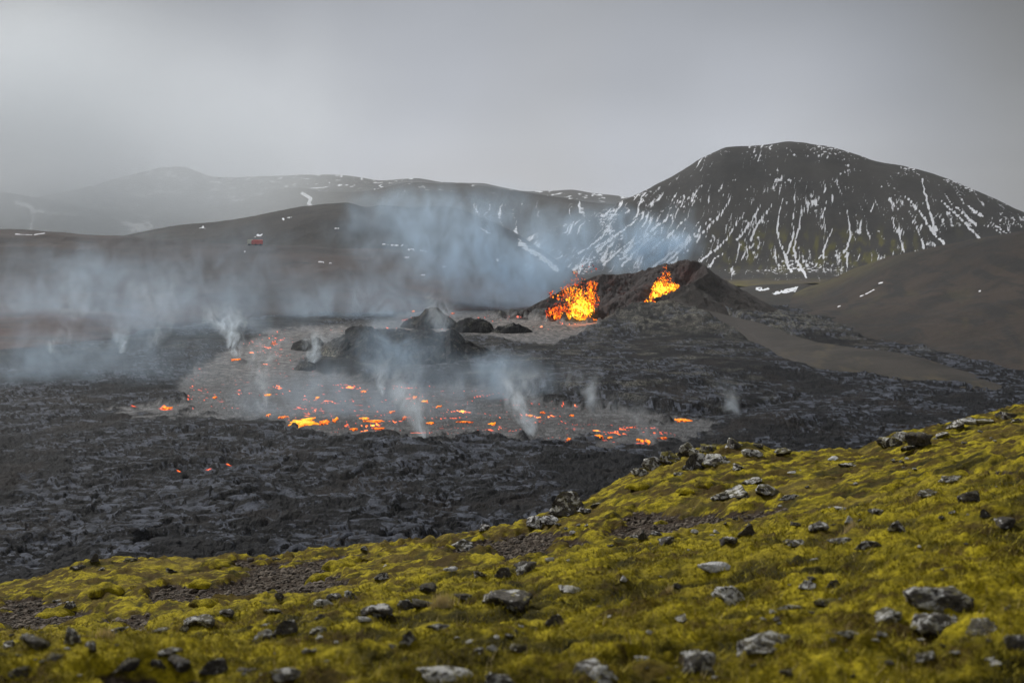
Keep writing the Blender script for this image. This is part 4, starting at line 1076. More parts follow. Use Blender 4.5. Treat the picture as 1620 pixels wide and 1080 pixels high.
tag(fg, 'yellow-green mossy slope with bare brown soil patches in front of the lava', kind='structure')

def hit_fg(px, row):
    """where the view ray through px, row meets the mossy slope"""
    ys = np.concatenate([np.linspace(2.2, 14, 500), np.linspace(14, 48, 700)])
    xc = (px - 810.0) / F_PX; yc = -(row - 540.0) / F_PX
    t = ys / (CP + yc * SP)
    xs = xc * t; zr = CAM_Z + t * (-SP + yc * CP)
    zg = fg_z(xs, ys)
    k = np.where(zr <= zg)[0]
    if not len(k): k = [len(ys) - 1 - int(np.argmin((zr - zg)[::-1]))] if False else [int(np.argmin(np.where(ys > 12, zr - zg, 9e9)))]
    i = k[0]
    return xs[i], ys[i], float(zg[i])

# ------------------------------------------------------------------ stones
m = M('lichened_basalt')
oi = m.n.new('ShaderNodeObjectInfo')
rv = m.n.new('ShaderNodeVectorMath'); rv.operation = 'ADD'
cmb = m.n.new('ShaderNodeCombineXYZ')
for k in range(3): m.link(m.math('MULTIPLY', oi.outputs['Random'], 37.0 + 11 * k), cmb.inputs[k])
m.link(m.tc.outputs['Object'], rv.inputs[0]); m.link(cmb.outputs[0], rv.inputs[1]); V_ = rv.outputs[0]
n1 = m.noise(2.2, 6, .65, V_); n2 = m.noise(11, 5, .7, V_)
c = m.mix(m.rng(n1, .35, .65), (.022, .020, .019), (.10, .09, .082))
c = m.mix(m.math('MULTIPLY', m.rng(n2, .45, .65), .6), c, (.19, .172, .158))
pl = m.attr('pale')
att = m.n.new('ShaderNodeAttribute'); att.attribute_type = 'OBJECT'; att.attribute_name = 'pale'
thr = m.math('SUBTRACT', .66, m.math('MULTIPLY', att.outputs['Fac'], .30))
lich = m.noise(2.0, 5, .62, V_, dist=.6)
lf = m.rng(m.math('SUBTRACT', lich, thr), -.02, .05)
c = m.mix(lf, c, m.mix(m.rng(n2, .4, .6), (.42, .41, .39), (.80, .80, .79)))
att2 = m.n.new('ShaderNodeAttribute'); att2.attribute_type = 'OBJECT'; att2.attribute_name = 'spots'
vd = m.voronoi(4.5, V_)
sp = m.math('MULTIPLY', m.rng(m.math('ADD', vd, m.math('MULTIPLY', n2, .25)), .42, .34), att2.outputs['Fac'])
c = m.mix(sp, c, (.36, .32, .13))
att3 = m.n.new('ShaderNodeAttribute'); att3.attribute_type = 'OBJECT'; att3.attribute_name = 'mossy'
geo = m.n.new('ShaderNodeNewGeometry'); sz = m.n.new('ShaderNodeSeparateXYZ'); m.link(geo.outputs['Normal'], sz.inputs[0])
szo = m.n.new('ShaderNodeSeparateXYZ'); m.link(m.tc.outputs['Object'], szo.inputs[0])
lowm = m.rng(m.math('ADD', szo.outputs['Z'], m.math('MULTIPLY', m.noise(1.6, 4, .6, V_), .9)), .42, .22)
c = m.mix(lowm, c, m.mix(n2, (.05, .045, .007), (.22, .18, .014)))
mo = m.math('MULTIPLY', m.rng(m.math('ADD', m.math('MULTIPLY', sz.outputs['Z'], .25), m.noise(3, 4, .6, V_)), .62, .72), att3.outputs['Fac'])
c = m.mix(mo, c, m.mix(n2, (.09, .08, .01), (.24, .20, .015)))
m.base(c); m.b.inputs['Roughness'].default_value = .85
m.normal(m.bump(m.math('ADD', n2, m.math('MULTIPLY', n1, .6)), .7, .06))
rock_mat = m.mat

def rock_mesh(seed, kind):
    rg = np.random.default_rng(seed)
    bm = bmesh.new(); bmesh.ops.create_icosphere(bm, subdivisions=4, radius=1.0)
    co = np.array([v_.co[:] for v_ in bm.verts])
    F = np.array([[v_.index for v_ in f_.verts] for f_ in bm.faces]); bm.free()
    nrm = co.copy()
    ncut = {'boulder': 13, 'slab': 10, 'spike': 11, 'lump': 18}[kind]
    for _ in range(ncut):
        d = rg.normal(size=3); d /= np.linalg.norm(d)
        off = rg.uniform(.30, .82)
        s = co @ d - off
        co = co - np.clip(s, 0, None)[:, None] * d[None] * .96
    # noisy surface, from three planar slices of 2D noise
    def n3(c, f, sd): return (fbm(c[:, 0] * f, c[:, 1] * f, 3, sd) + fbm(c[:, 1] * f + 5, c[:, 2] * f, 3, sd + 1) + fbm(c[:, 2] * f, c[:, 0] * f + 9, 3, sd + 2)) / 3
    co = co + nrm * (n3(co, 1.6, seed) * .42 + (np.abs(n3(co, 3.2, seed + 7)) - .1) * -.35 + n3(co, 9, seed + 17) * .09)[:, None]
    sc = {'boulder': (1, .8, .72), 'slab': (1.1, .75, .34), 'spike': (.7, .6, 1.1), 'lump': (1, .9, .6)}[kind]
    co = co * np.array(sc)
    co = co / max(np.abs(co[:, 0]).max(), .01)          # half width 1
    return mesh_from('stone', co, tris=F, mat=rock_mat, smooth=True)
KINDS = {k: [rock_mesh(400 + 40 * i + j, k) for j in range(4)] for i, k in enumerate(('boulder', 'slab', 'spike', 'lump'))}
def stone(px, row, w, kind, label, pale=0.0, spots=0.0, mossy=0.0, hscale=1.0, group=None, name='rock', cat='rock', sink=.47, seed=None, free=None):
    """a stone whose foot stands at px, row; w: its width in photograph pixels"""
    x, y, z = free if free else hit_fg(px, row)
    s = w / 2 / F_PX * math.hypot(y, 1.5)
    me = random.choice(KINDS[kind])
    o = bpy.data.objects.new(name, me); C.objects.link(o)
    zz = np.array([v_.co.z for v_ in me.vertices]) if 'zr' not in me else None
    if zz is not None: me['zr'] = float(zz.max())
    o.scale = (s, s * random.uniform(.8, 1.1), s * hscale)
    o.rotation_euler = (random.uniform(-.15, .15), random.uniform(-.2, .2), random.choice((0, math.pi)) + random.uniform(-.5, .5))
    o.location = (x, y + s * .4, z + s * hscale * me['zr'] * (1 - 2 * sink) * .6)
    o['pale'] = pale; o['spots'] = spots; o['mossy'] = mossy
    tag(o, label, cat, group)
    return o
G1 = 'rocks of the outcrop on the middle ridge'; G2 = 'rocks of the outcrop on the right ridge'; G3 = 'rocks on the mossy slope'; G4 = 'rocks along the ridge edge'
ROCKS = [
 # px, row of foot, width, kind, label, pale, spots, mossy, hscale, group
 (898, 812, 62, 'boulder', 'squat dark boulder standing alone where the ridge edge begins to climb', .35, .2, .3, 1.1, G4),
 (850, 836, 40, 'lump', 'pale rock on the ridge edge just left of the squat dark boulder', .6, .1, 0, .9, G4), (872, 830, 34, 'lump', 'pale rock between the squat dark boulder and its left neighbour', .55, .1, 0, .8, G4),
 (765, 840, 24, 'boulder', 'small pale rock alone on the ridge edge above bare soil', .5, 0, 0, 1.0, G4), (925, 812, 26, 'lump', 'grey rock tucked right of the squat dark boulder', .5, .1, 0, .9, G4),
 (945, 800, 26, 'lump', 'rock on the ridge edge above the squat dark boulder', .35, 0, .5, .9, G4), (150, 888, 18, 'spike', 'small dark stone on the highest point of the left ridge', .1, 0, .2, .9, G4),
 (122, 900, 26, 'lump', 'brown-grey rock on the left ridge edge below its top', .25, 0, .2, .9, G4), (205, 888, 26, 'lump', 'low rock on the left ridge edge right of its top', .3, 0, .6, .7, G4), (268, 905, 26, 'lump', 'dark low rock set in moss on the left ridge', .2, 0, .5, .6, G4),
 (1012, 752, 34, 'boulder', 'lowest left rock of the middle ridge outcrop', .5, .2, .3, 1.0, G1), (1032, 742, 40, 'boulder', 'grey lichened rock second from the left in the middle outcrop', .6, .2, .2, .9, G1), (1060, 732, 40, 'lump', 'broad mossy-topped rock in the left of the middle outcrop', .4, .1, .9, .9, G1),
 (1092, 722, 42, 'boulder', 'rough grey rock with pale crust at the centre of the middle outcrop', .55, .1, .3, 1.0, G1), (1102, 742, 50, 'boulder', 'largest dark-sided rock low in the middle outcrop', .45, .1, .2, 1.0, G1), (1126, 714, 44, 'lump', 'rock at the crest of the middle outcrop with moss cap', .35, .1, .8, .9, G1),
 (1140, 732, 60, 'boulder', 'wide cracked grey rock facing forward in the middle outcrop', .6, .2, .2, .8, G1), (1165, 710, 40, 'spike', 'upright dark rock on the highest point of the middle outcrop', .3, .1, .4, .7, G1), (1188, 722, 42, 'boulder', 'pale-crusted rock right of centre in the middle outcrop', .7, .1, .1, .7, G1),
 (1200, 708, 24, 'lump', 'small dark rock ending the middle outcrop on the right', .2, 0, .3, .9, G1), (1170, 742, 32, 'lump', 'low rock at the foot of the middle outcrop on the right', .5, .1, .3, .6, G1), (1078, 752, 26, 'lump', 'small rock at the foot of the middle outcrop on the left', .45, .1, .3, .7, G1),
 (1240, 718, 30, 'lump', 'flat mossy stone on the ridge right of the middle outcrop', .4, 0, .6, .5, G1),
 (1408, 706, 46, 'boulder', 'left mossy shoulder rock of the right ridge outcrop', .35, .1, .6, 1.0, G2), (1432, 698, 66, 'boulder', 'largest pale-topped rock of the right ridge outcrop', .65, .2, .4, .9, G2), (1462, 706, 56, 'boulder', 'dark slanting rock on the right side of the right ridge outcrop', .15, 0, .2, 1.0, G2),
 (1440, 712, 36, 'lump', 'low grey rock at the foot of the right ridge outcrop', .4, .1, .3, .7, G2), (1490, 690, 30, 'lump', 'small pale stone just right of the right ridge outcrop', .6, 0, .2, .7, G2), (1516, 678, 34, 'lump', 'grey stone between right outcrop and the ridge corner', .5, 0, .3, .8, G2),
 (1536, 672, 40, 'boulder', 'pale upright stone on the right ridge crest', .65, .1, .3, .8, G2), (1562, 668, 36, 'lump', 'flat-topped stone on the right ridge crest by the pale one', .55, 0, .4, .7, G2), (1592, 662, 50, 'boulder', 'dark broken rock where the ridge meets the picture edge', .3, .1, .5, .9, G2), (1614, 668, 30, 'lump', 'mossy stone below the dark broken ridge-end rock', .3, 0, .8, .8, G2),
 (1170, 788, 62, 'lump', 'wide grey lichened rock half buried beside the bare soil', .55, .1, .3, .6, G3), (1215, 782, 44, 'lump', 'grey rock right of the wide half-buried one', .5, .1, .4, .6, G3), (1140, 790, 34, 'lump', 'grey rock left of the wide half-buried one', .5, .1, .3, .6, G3), (1190, 765, 34, 'lump', 'light rock uphill of the wide half-buried one', .6, 0, .2, .6, G3), (1260, 747, 30, 'slab', 'pale flat stone on the moss behind the bare soil', .7, 0, .1, .8, G3),
 (1318, 728, 18, 'lump', 'small white stone near the ridge saddle', .95, 0, 0, .8, G3), (1250, 790, 40, 'slab', 'flat grey stone at the right end of the bare soil', .5, 0, .3, .9, G3), (1345, 738, 36, 'lump', 'speckled grey stone in the moss of the ridge saddle', .5, 0, .3, .6, G3), (1510, 762, 46, 'lump', 'broken grey stones patch on the upper right moss', .45, 0, .3, .6, G3),
 (1020, 852, 20, 'spike', 'upright dark stone standing like a post on the bare soil', .15, 0, .1, 1.0, G3), (1042, 848, 28, 'lump', 'dark stone with white top right of the post-like stone', .45, 0, 0, .7, G3), (1052, 862, 34, 'boulder', 'dark stone below and right of the post-like stone', .25, 0, .1, .8, G3),
 (1182, 848, 36, 'spike', 'pointed dark stone above the moss slope centre right', .25, 0, .1, .85, G3), (1160, 860, 30, 'boulder', 'dark and white stone at the foot of the pointed one', .4, 0, .1, .9, G3), (1145, 866, 22, 'boulder', 'small dark stone leftmost below the pointed one', .2, 0, 0, 1.0, G3),
 (1130, 902, 58, 'slab', 'tilted slab with bright white face on the open moss', 1.1, 0, 0, 1.0, G3), (1152, 955, 60, 'boulder', 'grey block with a white-capped top below the white slab', .65, 0, .1, .8, G3),
 (1322, 806, 40, 'slab', 'pale flat stone lying above a pointed white stone', .8, 0, .2, .7, G3), (1344, 828, 20, 'spike', 'small pointed white stone standing in the moss', .9, .2, 0, .9, G3), (1298, 838, 34, 'boulder', 'dark stone with pale crown left of the pointed white stone', .5, 0, .1, .9, G3),
 (1262, 832, 26, 'lump', 'small dark stone second left of the pointed white stone', .2, 0, .2, .8, G3), (1256, 862, 38, 'lump', 'grey rounded stone in moss below the small dark stones', .45, 0, .2, .8, G3), (1385, 812, 38, 'boulder', 'peaked grey stone right of the pale flat stone', .4, 0, .2, .7, G3),
 (1335, 858, 50, 'slab', 'left half of a long flat dark stone on the moss', .35, 0, .1, .8, G3), (1374, 868, 52, 'slab', 'right half of a long flat dark stone on the moss', .3, 0, .1, 1.1, G3), (1422, 842, 34, 'boulder', 'grey stone uphill right of the long flat dark stone', .45, 0, .1, .9, G3),
 (1558, 820, 22, 'spike', 'narrow dark stone upright on the right slope', .15, 0, .1, .8, G3), (1588, 840, 44, 'boulder', 'dark triangular rock on the right slope', .2, 0, .1, .9, G3), (1535, 795, 40, 'lump', 'grey rock uphill left of the dark triangular rock', .35, 0, .2, .8, G3), (1470, 785, 34, 'lump', 'grey low stone on the upper right moss', .4, 0, .3, .6, G3),
 (1480, 970, 132, 'boulder', 'biggest grey boulder half sunk in moss on the lower right', .42, .35, .2, .7, G3), (1488, 1000, 84, 'slab', 'pale-edged slab lying in front of the biggest boulder', .45, .1, .1, 1.0, G3), (1404, 980, 56, 'slab', 'low stone left of the pale-edged slab', .5, .1, .3, .8, G3),
 (1566, 1000, 66, 'boulder', 'dark rough rock right of the pale-edged slab', .35, .3, .2, .9, G3), (1612, 1030, 60, 'boulder', 'dark tall rock cut off by the right picture border', .3, .3, .2, 1.1, G3),
 (1280, 930, 30, 'lump', 'small pale stone in moss upper left of the biggest boulder', .6, 0, .1, .8, G3), (1320, 928, 24, 'boulder', 'small dark pointed stone beside the pale one', .2, 0, .1, .9, G3), (1308, 958, 40, 'lump', 'round dark stone covered partly by moss', .2, .1, .8, .8, G3), (1250, 965, 44, 'slab', 'flat pale stone flush with the moss', .6, 0, .4, .7, G3),
 (1212, 1032, 90, 'slab', 'long mottled flat rock in the lower right moss', .55, .4, .2, .9, G3), (1100, 1062, 68, 'boulder', 'mottled grey boulder with dark lower side near the bottom', .5, .4, .1, 1.1, G3), (1470, 1050, 44, 'lump', 'dark soft-edged stone near the bottom right', .3, 0, .2, .8, G3), (1250, 1075, 34, 'lump', 'dark stone sunk in moss at the bottom right', .15, 0, .3, .8, G3),
 (948, 1085, 96, 'boulder', 'big pale mottled rock slanting at the bottom edge', .65, .5, .1, .9, G3), (785, 1090, 62, 'boulder', 'black rock with white upper edge at the bottom centre', .4, 0, .1, 1.1, G3), (700, 1075, 100, 'slab', 'flat pale lichened slab near the bottom centre', .6, .6, .2, .9, G3),
 (645, 1030, 40, 'spike', 'upright black and white stone left of the centre', .45, 0, .1, .7, G3), (688, 998, 48, 'slab', 'thin slab with pale edge above the upright stone', .5, 0, .1, .9, G3), (810, 968, 112, 'boulder', 'large rock with round yellow lichen spots in the centre', .35, 1.0, .1, .68, G3), (876, 990, 36, 'boulder', 'dark stone just right of the yellow-spotted rock', .1, 0, .1, .9, G3),
 (798, 912, 30, 'boulder', 'left one of a pair of dark stones above the spotted rock', .2, 0, .1, 1.0, G3), (828, 908, 46, 'boulder', 'right one of a pair of dark stones above the spotted rock', .3, 0, .1, .8, G3), (758, 912, 24, 'lump', 'small grey stone left of the dark pair', .4, 0, .3, .8, G3),
 (680, 935, 36, 'boulder', 'dark domed stone behind the dry grass tuft', .15, 0, .2, 1.0, G3), (668, 958, 40, 'lump', 'dark rubble stone left of the dry grass tuft', .25, 0, .2, .8, G3), (742, 948, 52, 'slab', 'low dark slab right of the dry grass tuft', .25, 0, .2, 1.0, G3), (640, 965, 30, 'boulder', 'grey stone in the cluster left of the grass tuft', .35, 0, .1, .9, G3),
 (600, 975, 62, 'boulder', 'black and white speckled rock in the left cluster', .55, .1, .1, .8, G3), (575, 985, 26, 'lump', 'white-faced small stone at the left cluster front', .95, 0, 0, 1.0, G3), (552, 945, 24, 'lump', 'small grey stone with white top in the moss', .6, 0, .2, .9, G3), (604, 918, 26, 'boulder', 'dark and white stone uphill of the speckled rock', .5, 0, .1, .8, G3),
 (712, 905, 26, 'slab', 'small white stone lying on the moss uphill', 1.0, 0, 0, 1.0, G3), (730, 872, 44, 'boulder', 'grey peaked stone at the edge of the bare soil', .5, 0, .2, .7, G3), (985, 918, 14, 'spike', 'tiny white stone alone on the central moss', 1.1, 0, 0, .7, G3), (900, 935, 44, 'slab', 'flush pale stone in moss below the tiny white stone', .6, 0, .4, .7, G3),
 (505, 958, 50, 'boulder', 'white-faced grey rock beyond the left cluster', .85, .2, .1, .7, G3), (530, 948, 30, 'boulder', 'dark capped stone right of the white-faced rock', .35, 0, .1, .9, G3), (440, 950, 18, 'boulder', 'small rounded dark stone on the soil border', .2, 0, .2, 1.0, G3), (432, 970, 36, 'lump', 'dark stone below the small rounded one', .3, 0, .1, .8, G3),
 (455, 1004, 42, 'boulder', 'dark knob rock in the lower left moss', .2, 0, .2, .9, G3), (415, 1010, 44, 'slab', 'flat dark slab left of the dark knob rock', .25, 0, .2, .9, G3), (318, 990, 60, 'boulder', 'broken grey rock face on the lower left moss bank', .45, .1, .2, .75, G3), (360, 975, 30, 'boulder', 'dark rock right of the broken grey face', .3, 0, .1, 1.0, G3), (292, 1000, 24, 'spike', 'narrow grey stone left of the broken grey face', .4, 0, .1, .9, G3), (500, 1000, 34, 'slab', 'low stone right of the dark knob rock', .4, 0, .3, .8, G3),
 (250, 1002, 34, 'slab', 'pale flat stone left of the narrow grey stone', .65, 0, .2, .7, G3), (185, 1000, 40, 'slab', 'flat grey stone on the lower left bank', .4, 0, .3, .7, G3), (108, 1025, 34, 'spike', 'leaning striped grey stone at the lower left', .45, 0, .1, 1.0, G3), (142, 1035, 42, 'boulder', 'dark rock right of the leaning striped stone', .25, 0, .2, .9, G3), (60, 1028, 56, 'boulder', 'dark jagged rock left of the leaning striped stone', .2, 0, .2, .8, G3),
 (12, 1025, 40, 'boulder', 'dark rock cut by the left picture border', .2, 0, .2, .9, G3), (85, 1050, 34, 'lump', 'dark low stone below the leaning striped stone', .15, 0, .2, .8, G3), (110, 965, 22, 'boulder', 'small dark stone with white crown on the left bank', .5, 0, .1, .9, G3),
 (195, 1062, 54, 'boulder', 'leftmost rock of the dark pile near the bottom left', .1, 0, .2, .8, G3), (245, 1058, 46, 'boulder', 'second rock from the left in the dark pile', .15, 0, .1, 1.0, G3), (290, 1066, 62, 'boulder', 'widest rock in the middle of the dark pile', .15, 0, .1, .8, G3), (340, 1064, 50, 'boulder', 'rock right of centre in the dark pile', .1, 0, .1, .8, G3),
 (385, 1072, 44, 'lump', 'rightmost rock of the dark pile near the bottom left', .15, 0, .1, .8, G3), (440, 1076, 70, 'slab', 'flat pale stone right of the dark pile', .5, .1, .2, .8, G3), (265, 1036, 40, 'slab', 'pale-topped rock behind the dark pile', .5, 0, .1, .8, G3),
 (30, 1074, 40, 'lump', 'dark stone at the bottom left corner', .1, 0, .3, .8, G3), (820, 1030, 30, 'lump', 'small dark mossy stone above the black rock', .2, 0, .6, .8, G3), (1016, 1045, 26, 'lump', 'pale small stone right of the big pale mottled rock', .6, 0, .2, .8, G3), (1350, 1010, 60, 'slab', 'sunken grey stone left of the lower right boulders', .5, .2, .5, .7, G3), (1080, 985, 30, 'lump', 'faint grey stone above the mottled boulder', .5, 0, .3, .7, G3)]
for r_ in ROCKS:
    px, row, w, kind, lab, pl_, spt, mos, hs, grp = r_
    stone(px, row, w, kind, lab, pl_, spt, mos, hs, grp)
# smaller stones strewn over the slope: nothing tells them apart
cnt = 0
rs = np.random.default_rng(77)
while cnt < 140:
    if rs.uniform() < .45 or cnt == 0: cpx, crow = rs.uniform(-40, 1660), rs.uniform(690, 1080); px, row = cpx, crow
    else: px, row = cpx + rs.normal(0, 34), crow + rs.normal(0, 12)
    if row > 1084: continue
    sil = np.interp(px, [a for a, b in SIL], [b for a, b in SIL])
    if row < sil + 6: continue
    w = rs.uniform(6, 17) * (.7 + .6 * (row - 700) / 380)
    pl_ = float(rs.choice([.15, .45, .95]))
    tone = {.15: 'dark', .45: 'grey', .95: 'pale lichened'}[pl_]
    area = ('at far left' if px < 405 else 'left of the middle' if px < 810 else 'right of the middle' if px < 1215 else 'at far right')
    dist_ = 'near the crest' if row < sil + 75 else 'near the viewer' if row > 985 else 'halfway down'
    stone(px, row, w, rs.choice(['boulder', 'lump', 'slab', 'lump']), f'small {tone} stone in moss {area}, {dist_}', pl_, 0, .2, rs.uniform(.6, .9), 'small stones scattered in the moss', 'small_stone', 'stone', .3)
    cnt += 1
# gravel on the bare soil: joined, uncountable
V0, F0 = ico_unit()
gp, gr = [], []
tries = rs.uniform(0, 1, (60000, 2))
gyv = 9 + tries[:, 0] ** .8 * 29; guv = (-860 + tries[:, 1] * 1800) / F_PX
gxv = guv * gyv
zg, mg, _, _ = fg_detail(gxv, gyv)
keep = (mg < .4)
gxv, gyv, zg = gxv[keep], gyv[keep], zg[keep]
n = len(gxv); R = rs.lognormal(-4.3, .45, n) * (.8 + gyv / 26)
V = V0[None] * (1 + rs.uniform(-.3, .3, (n, 12, 1))) * R[:, None, None] * np.array([1, 1, .7]) + np.stack([gxv, gyv, zg + R * .2], 1)[:, None, :]
m = M('gravel_stone'); nn = m.noise(6, 3)
m.base(m.mix(m.rng(nn, .4, .6), (.035, .027, .020), (.16, .13, .10)))
me = mesh_from('gravel', V.reshape(-1, 3), tris=(F0[None] + (np.arange(n) * 12)[:, None, None]).reshape(-1, 3), mat=m.mat, smooth=False)
o = bpy.data.objects.new('gravel', me); C.objects.link(o); tag(o, 'gravel and crumbs strewn over the bare brown soil', 'gravel', kind='stuff')
print('gravel', n)

# ------------------------------------------------------------------ moss cushions on the soil
def cushion(px, row, w, lab, hs=.5):
    x, y, z = hit_fg(px, row)
    s = w / 2 / F_PX * y
    nr, na = 12, 36
    co = []
    for i in range(nr + 1):
        for j in range(na):
            a = 2 * math.pi * j / na; r = i / nr
            rr = r * (1 + .12 * math.sin(3 * a + px) + .08 * math.sin(5 * a + row))
            X_, Y_ = s * rr * math.cos(a), s * .85 * rr * math.sin(a)
            co.append((x + X_, y + Y_, z + s * hs * (math.sqrt(max(0, 1 - r * r)) * (1 + .25 * float(perlin(np.array([X_ / s * 2 + px]), np.array([Y_ / s * 2]), 9)[0]))) - s * .12))
    F = [(i * na + j, (i + 1) * na + j, (i + 1) * na + (j + 1) % na, i * na + (j + 1) % na) for i in range(nr) for j in range(na)]
    me = mesh_from('moss_cushion', co, faces4=np.array(F), attrs={'moss': np.ones(len(co)), 'cushion': np.full(len(co), .9)}, mat=moss_mat)
    o = bpy.data.objects.new('moss_cushion', me); C.objects.link(o); tag(o, lab, 'moss cushion', 'rounded moss cushions on the slope')
for (px, row, w, lab) in ((1046, 829, 26, 'single round moss cushion alone on the bare soil in the middle'), (560, 888, 46, 'dark-edged moss cushion at the left end of the bare soil strip'), (512, 918, 60, 'wide moss cushion with combed ridges on the left soil'), (540, 896, 60, 'wide moss cushion uphill beside the dark-edged one'),
    (345, 896, 56, 'moss cushion on the skyline of the left ridge'), (318, 925, 42, 'moss cushion in the centre of the left bare soil'), (165, 935, 60, 'broad moss hump on the left bank'), (90, 975, 70, 'broad moss hump at the far left lower bank'), (325, 958, 50, 'brownish moss hump before the broken grey rock'),
    (1085, 778, 30, 'small moss cushion under the middle outcrop on the left'), (1112, 768, 34, 'larger moss cushion under the middle outcrop'), (1010, 770, 40, 'moss hump on the ridge left of the middle outcrop')):
    cushion(px, row, w, lab)

# ------------------------------------------------------------------ moss fibres and dry grass
def blades(name, x, y, z, h, wd, rg, mat, lean=.5):
    n = len(x)
    a = rg.uniform(0, 2 * math.pi, n); la = rg.uniform(0, 2 * math.pi, n); ll = rg.uniform(0, lean, n) * h
    A = np.stack([x - np.cos(a) * wd, y - np.sin(a) * wd, z - .01], 1); B = np.stack([x + np.cos(a) * wd, y + np.sin(a) * wd, z - .01], 1)
    Cc = np.stack([x + np.cos(la) * ll, y + np.sin(la) * ll, z + h], 1)
    V = np.stack([A, B, Cc], 1).reshape(-1, 3)
    me = mesh_from(name, V, tris=np.arange(3 * n).reshape(-1, 3), attrs={'tone': np.repeat(rg.uniform(0, 1, n), 3)}, mat=mat, smooth=False)
    o = bpy.data.objects.new(name, me); C.objects.link(o); return o
m = M('moss_fibre')
m.base(m.ramp(m.math('ADD', m.math('MULTIPLY', m.attr('tone'), .6), m.math('MULTIPLY', m.noise(1.2, 4, .6), .55)), [(.15, (.10, .085, .008)), (.45, (.22, .19, .012)), (.7, (.36, .30, .02)), (1.0, (.50, .40, .09))]))
rg = np.random.default_rng(91)
NB = 170000
by = 1 / rg.uniform(1 / 15, 1 / 3.6, NB); bu = rg.uniform((-60 - 810) / F_PX, (1680 - 810) / F_PX, NB); bx = bu * by
bz, bmss, bc, _ = fg_detail(bx, by)
k = (bmss > .5) & (fbm(bx / .35, by / .35, 3, 222) > -.15)
blades('moss_fibres', bx[k], by[k], bz[k], rg.uniform(.006, .026, k.sum()) * (.7 + by[k] / 14), .0018 + .0004 * by[k], rg, m.mat, 2.2)
tag(bpy.data.objects['moss_fibres'], 'fine yellow-green moss fibres covering the slope', 'moss', kind='stuff')
kk = rg.uniform(size=NB) < .045
ks = kk & (fbm(bx / .9, by / .9, 3, 223) > .02)
NG = ks.sum()
gbm = M('straw_blade'); gbm.base(gbm.mix(gbm.attr('tone'), (.30, .23, .08), (.62, .50, .24)))
og = blades('dry_grass', bx[ks], by[ks], bz[ks], rg.uniform(.02, .07, NG), .0010 + .00022 * by[ks], rg, gbm.mat, 1.0)
tag(og, 'sparse straw-coloured grass blades among the moss', 'grass', kind='stuff')
m = M('dry_grass_blade'); m.base(m.mix(m.attr('tone'), (.5, .40, .20), (.78, .65, .38)))
for (px, row, w, hh, n, lab) in ((700, 962, 34, 26, 260, 'pale dry grass tuft between dark stones in the centre'), (1345, 836, 20, 14, 120, 'short dry grass tuft at the foot of the pointed white stone'), (170, 1005, 40, 18, 180, 'dry grass tuft on the lower left moss bank'), (1060, 935, 16, 12, 60, 'thin dry grass wisps on the open central moss')):
    x, y, z = hit_fg(px, row)
    s = w / 2 / F_PX * y; H_ = hh / F_PX * y
    xx = x + rg.normal(0, s * .5, n); yy = y + rg.normal(0, s * .35, n)
    o = blades('dry_grass_tuft', xx, yy, fg_z(xx, yy), rg.uniform(.4, 1.1, n) * H_, .0035, rg, m.mat, .5)
    o.name = 'dry_grass_tuft'; tag(o, lab, 'grass tuft', 'dry grass tufts on the moss')

# ------------------------------------------------------------------ a bird over the far ridge
def bird():
    p = pt(1062.5, 259.5, 700)
    co = [(-.75, 0, .22), (-.35, .1, .1), (0, .12, 0), (.35, .1, .1), (.75, 0, .22), (-.35, -.12, .08), (0, -.14, -.02), (.35, -.12, .08), (0, .45, .03), (0, -.5, .0), (.06, 0, -.09), (-.06, 0, -.09)]
    F = [(0, 5, 1), (1, 5, 6), (1, 6, 2), (2, 6, 7), (2, 7, 3), (3, 7, 4), (1, 2, 8), (2, 3, 8), (5, 9, 6), (6, 9, 7), (8, 10, 3), (10, 7, 3), (10, 9, 7), (8, 1, 11), (11, 1, 5), (11, 5, 9), (8, 11, 10), (10, 11, 9)]
    me = mesh_from('bird', np.array(co) * 1.1 + p, tris=np.array(F), mat=blk, smooth=False)
    o = bpy.data.objects.new('bird', me); C.objects.link(o); tag(o, 'tiny dark bird gliding in the grey sky left of the mountain', 'bird')
bird()

# ================================================================== AIR: haze and smoke
def cube_obj(name, loc, scale, mat, rot=0):
    me = bpy.data.meshes.new(name)
    v = [(x, y, z) for x in (-1, 1) for y in (-1, 1) for z in (-1, 1)]
    f = [(0, 1, 3, 2), (4, 6, 7, 5), (0, 4, 5, 1), (2, 3, 7, 6), (0, 2, 6, 4), (1, 5, 7, 3)]
    me.from_pydata(v, [], f); me.materials.append(mat)
    o = bpy.data.objects.new(name, me); C.objects.link(o)
    o.location = loc; o.scale = scale; o.rotation_euler = (0, 0, rot)
    return o
mt = bpy.data.materials.new('haze_air'); mt.use_nodes = True
nt = mt.node_tree; nt.nodes.clear()
oo = nt.nodes.new('ShaderNodeOutputMaterial'); pv = nt.nodes.new('ShaderNodeVolumePrincipled')
pv.inputs['Color'].default_value = (.86, .90, .95, 1); pv.inputs['Density'].default_value = 0.00004; pv.inputs['Anisotropy'].default_value = 0.0
nt.links.new(pv.outputs[0], oo.inputs['Volume'])
hz = cube_obj('haze', (0, 3500, 163), (6500, 5600, 172), mt)
tag(hz, 'thin grey haze that pales the distant mountains', kind='stuff')

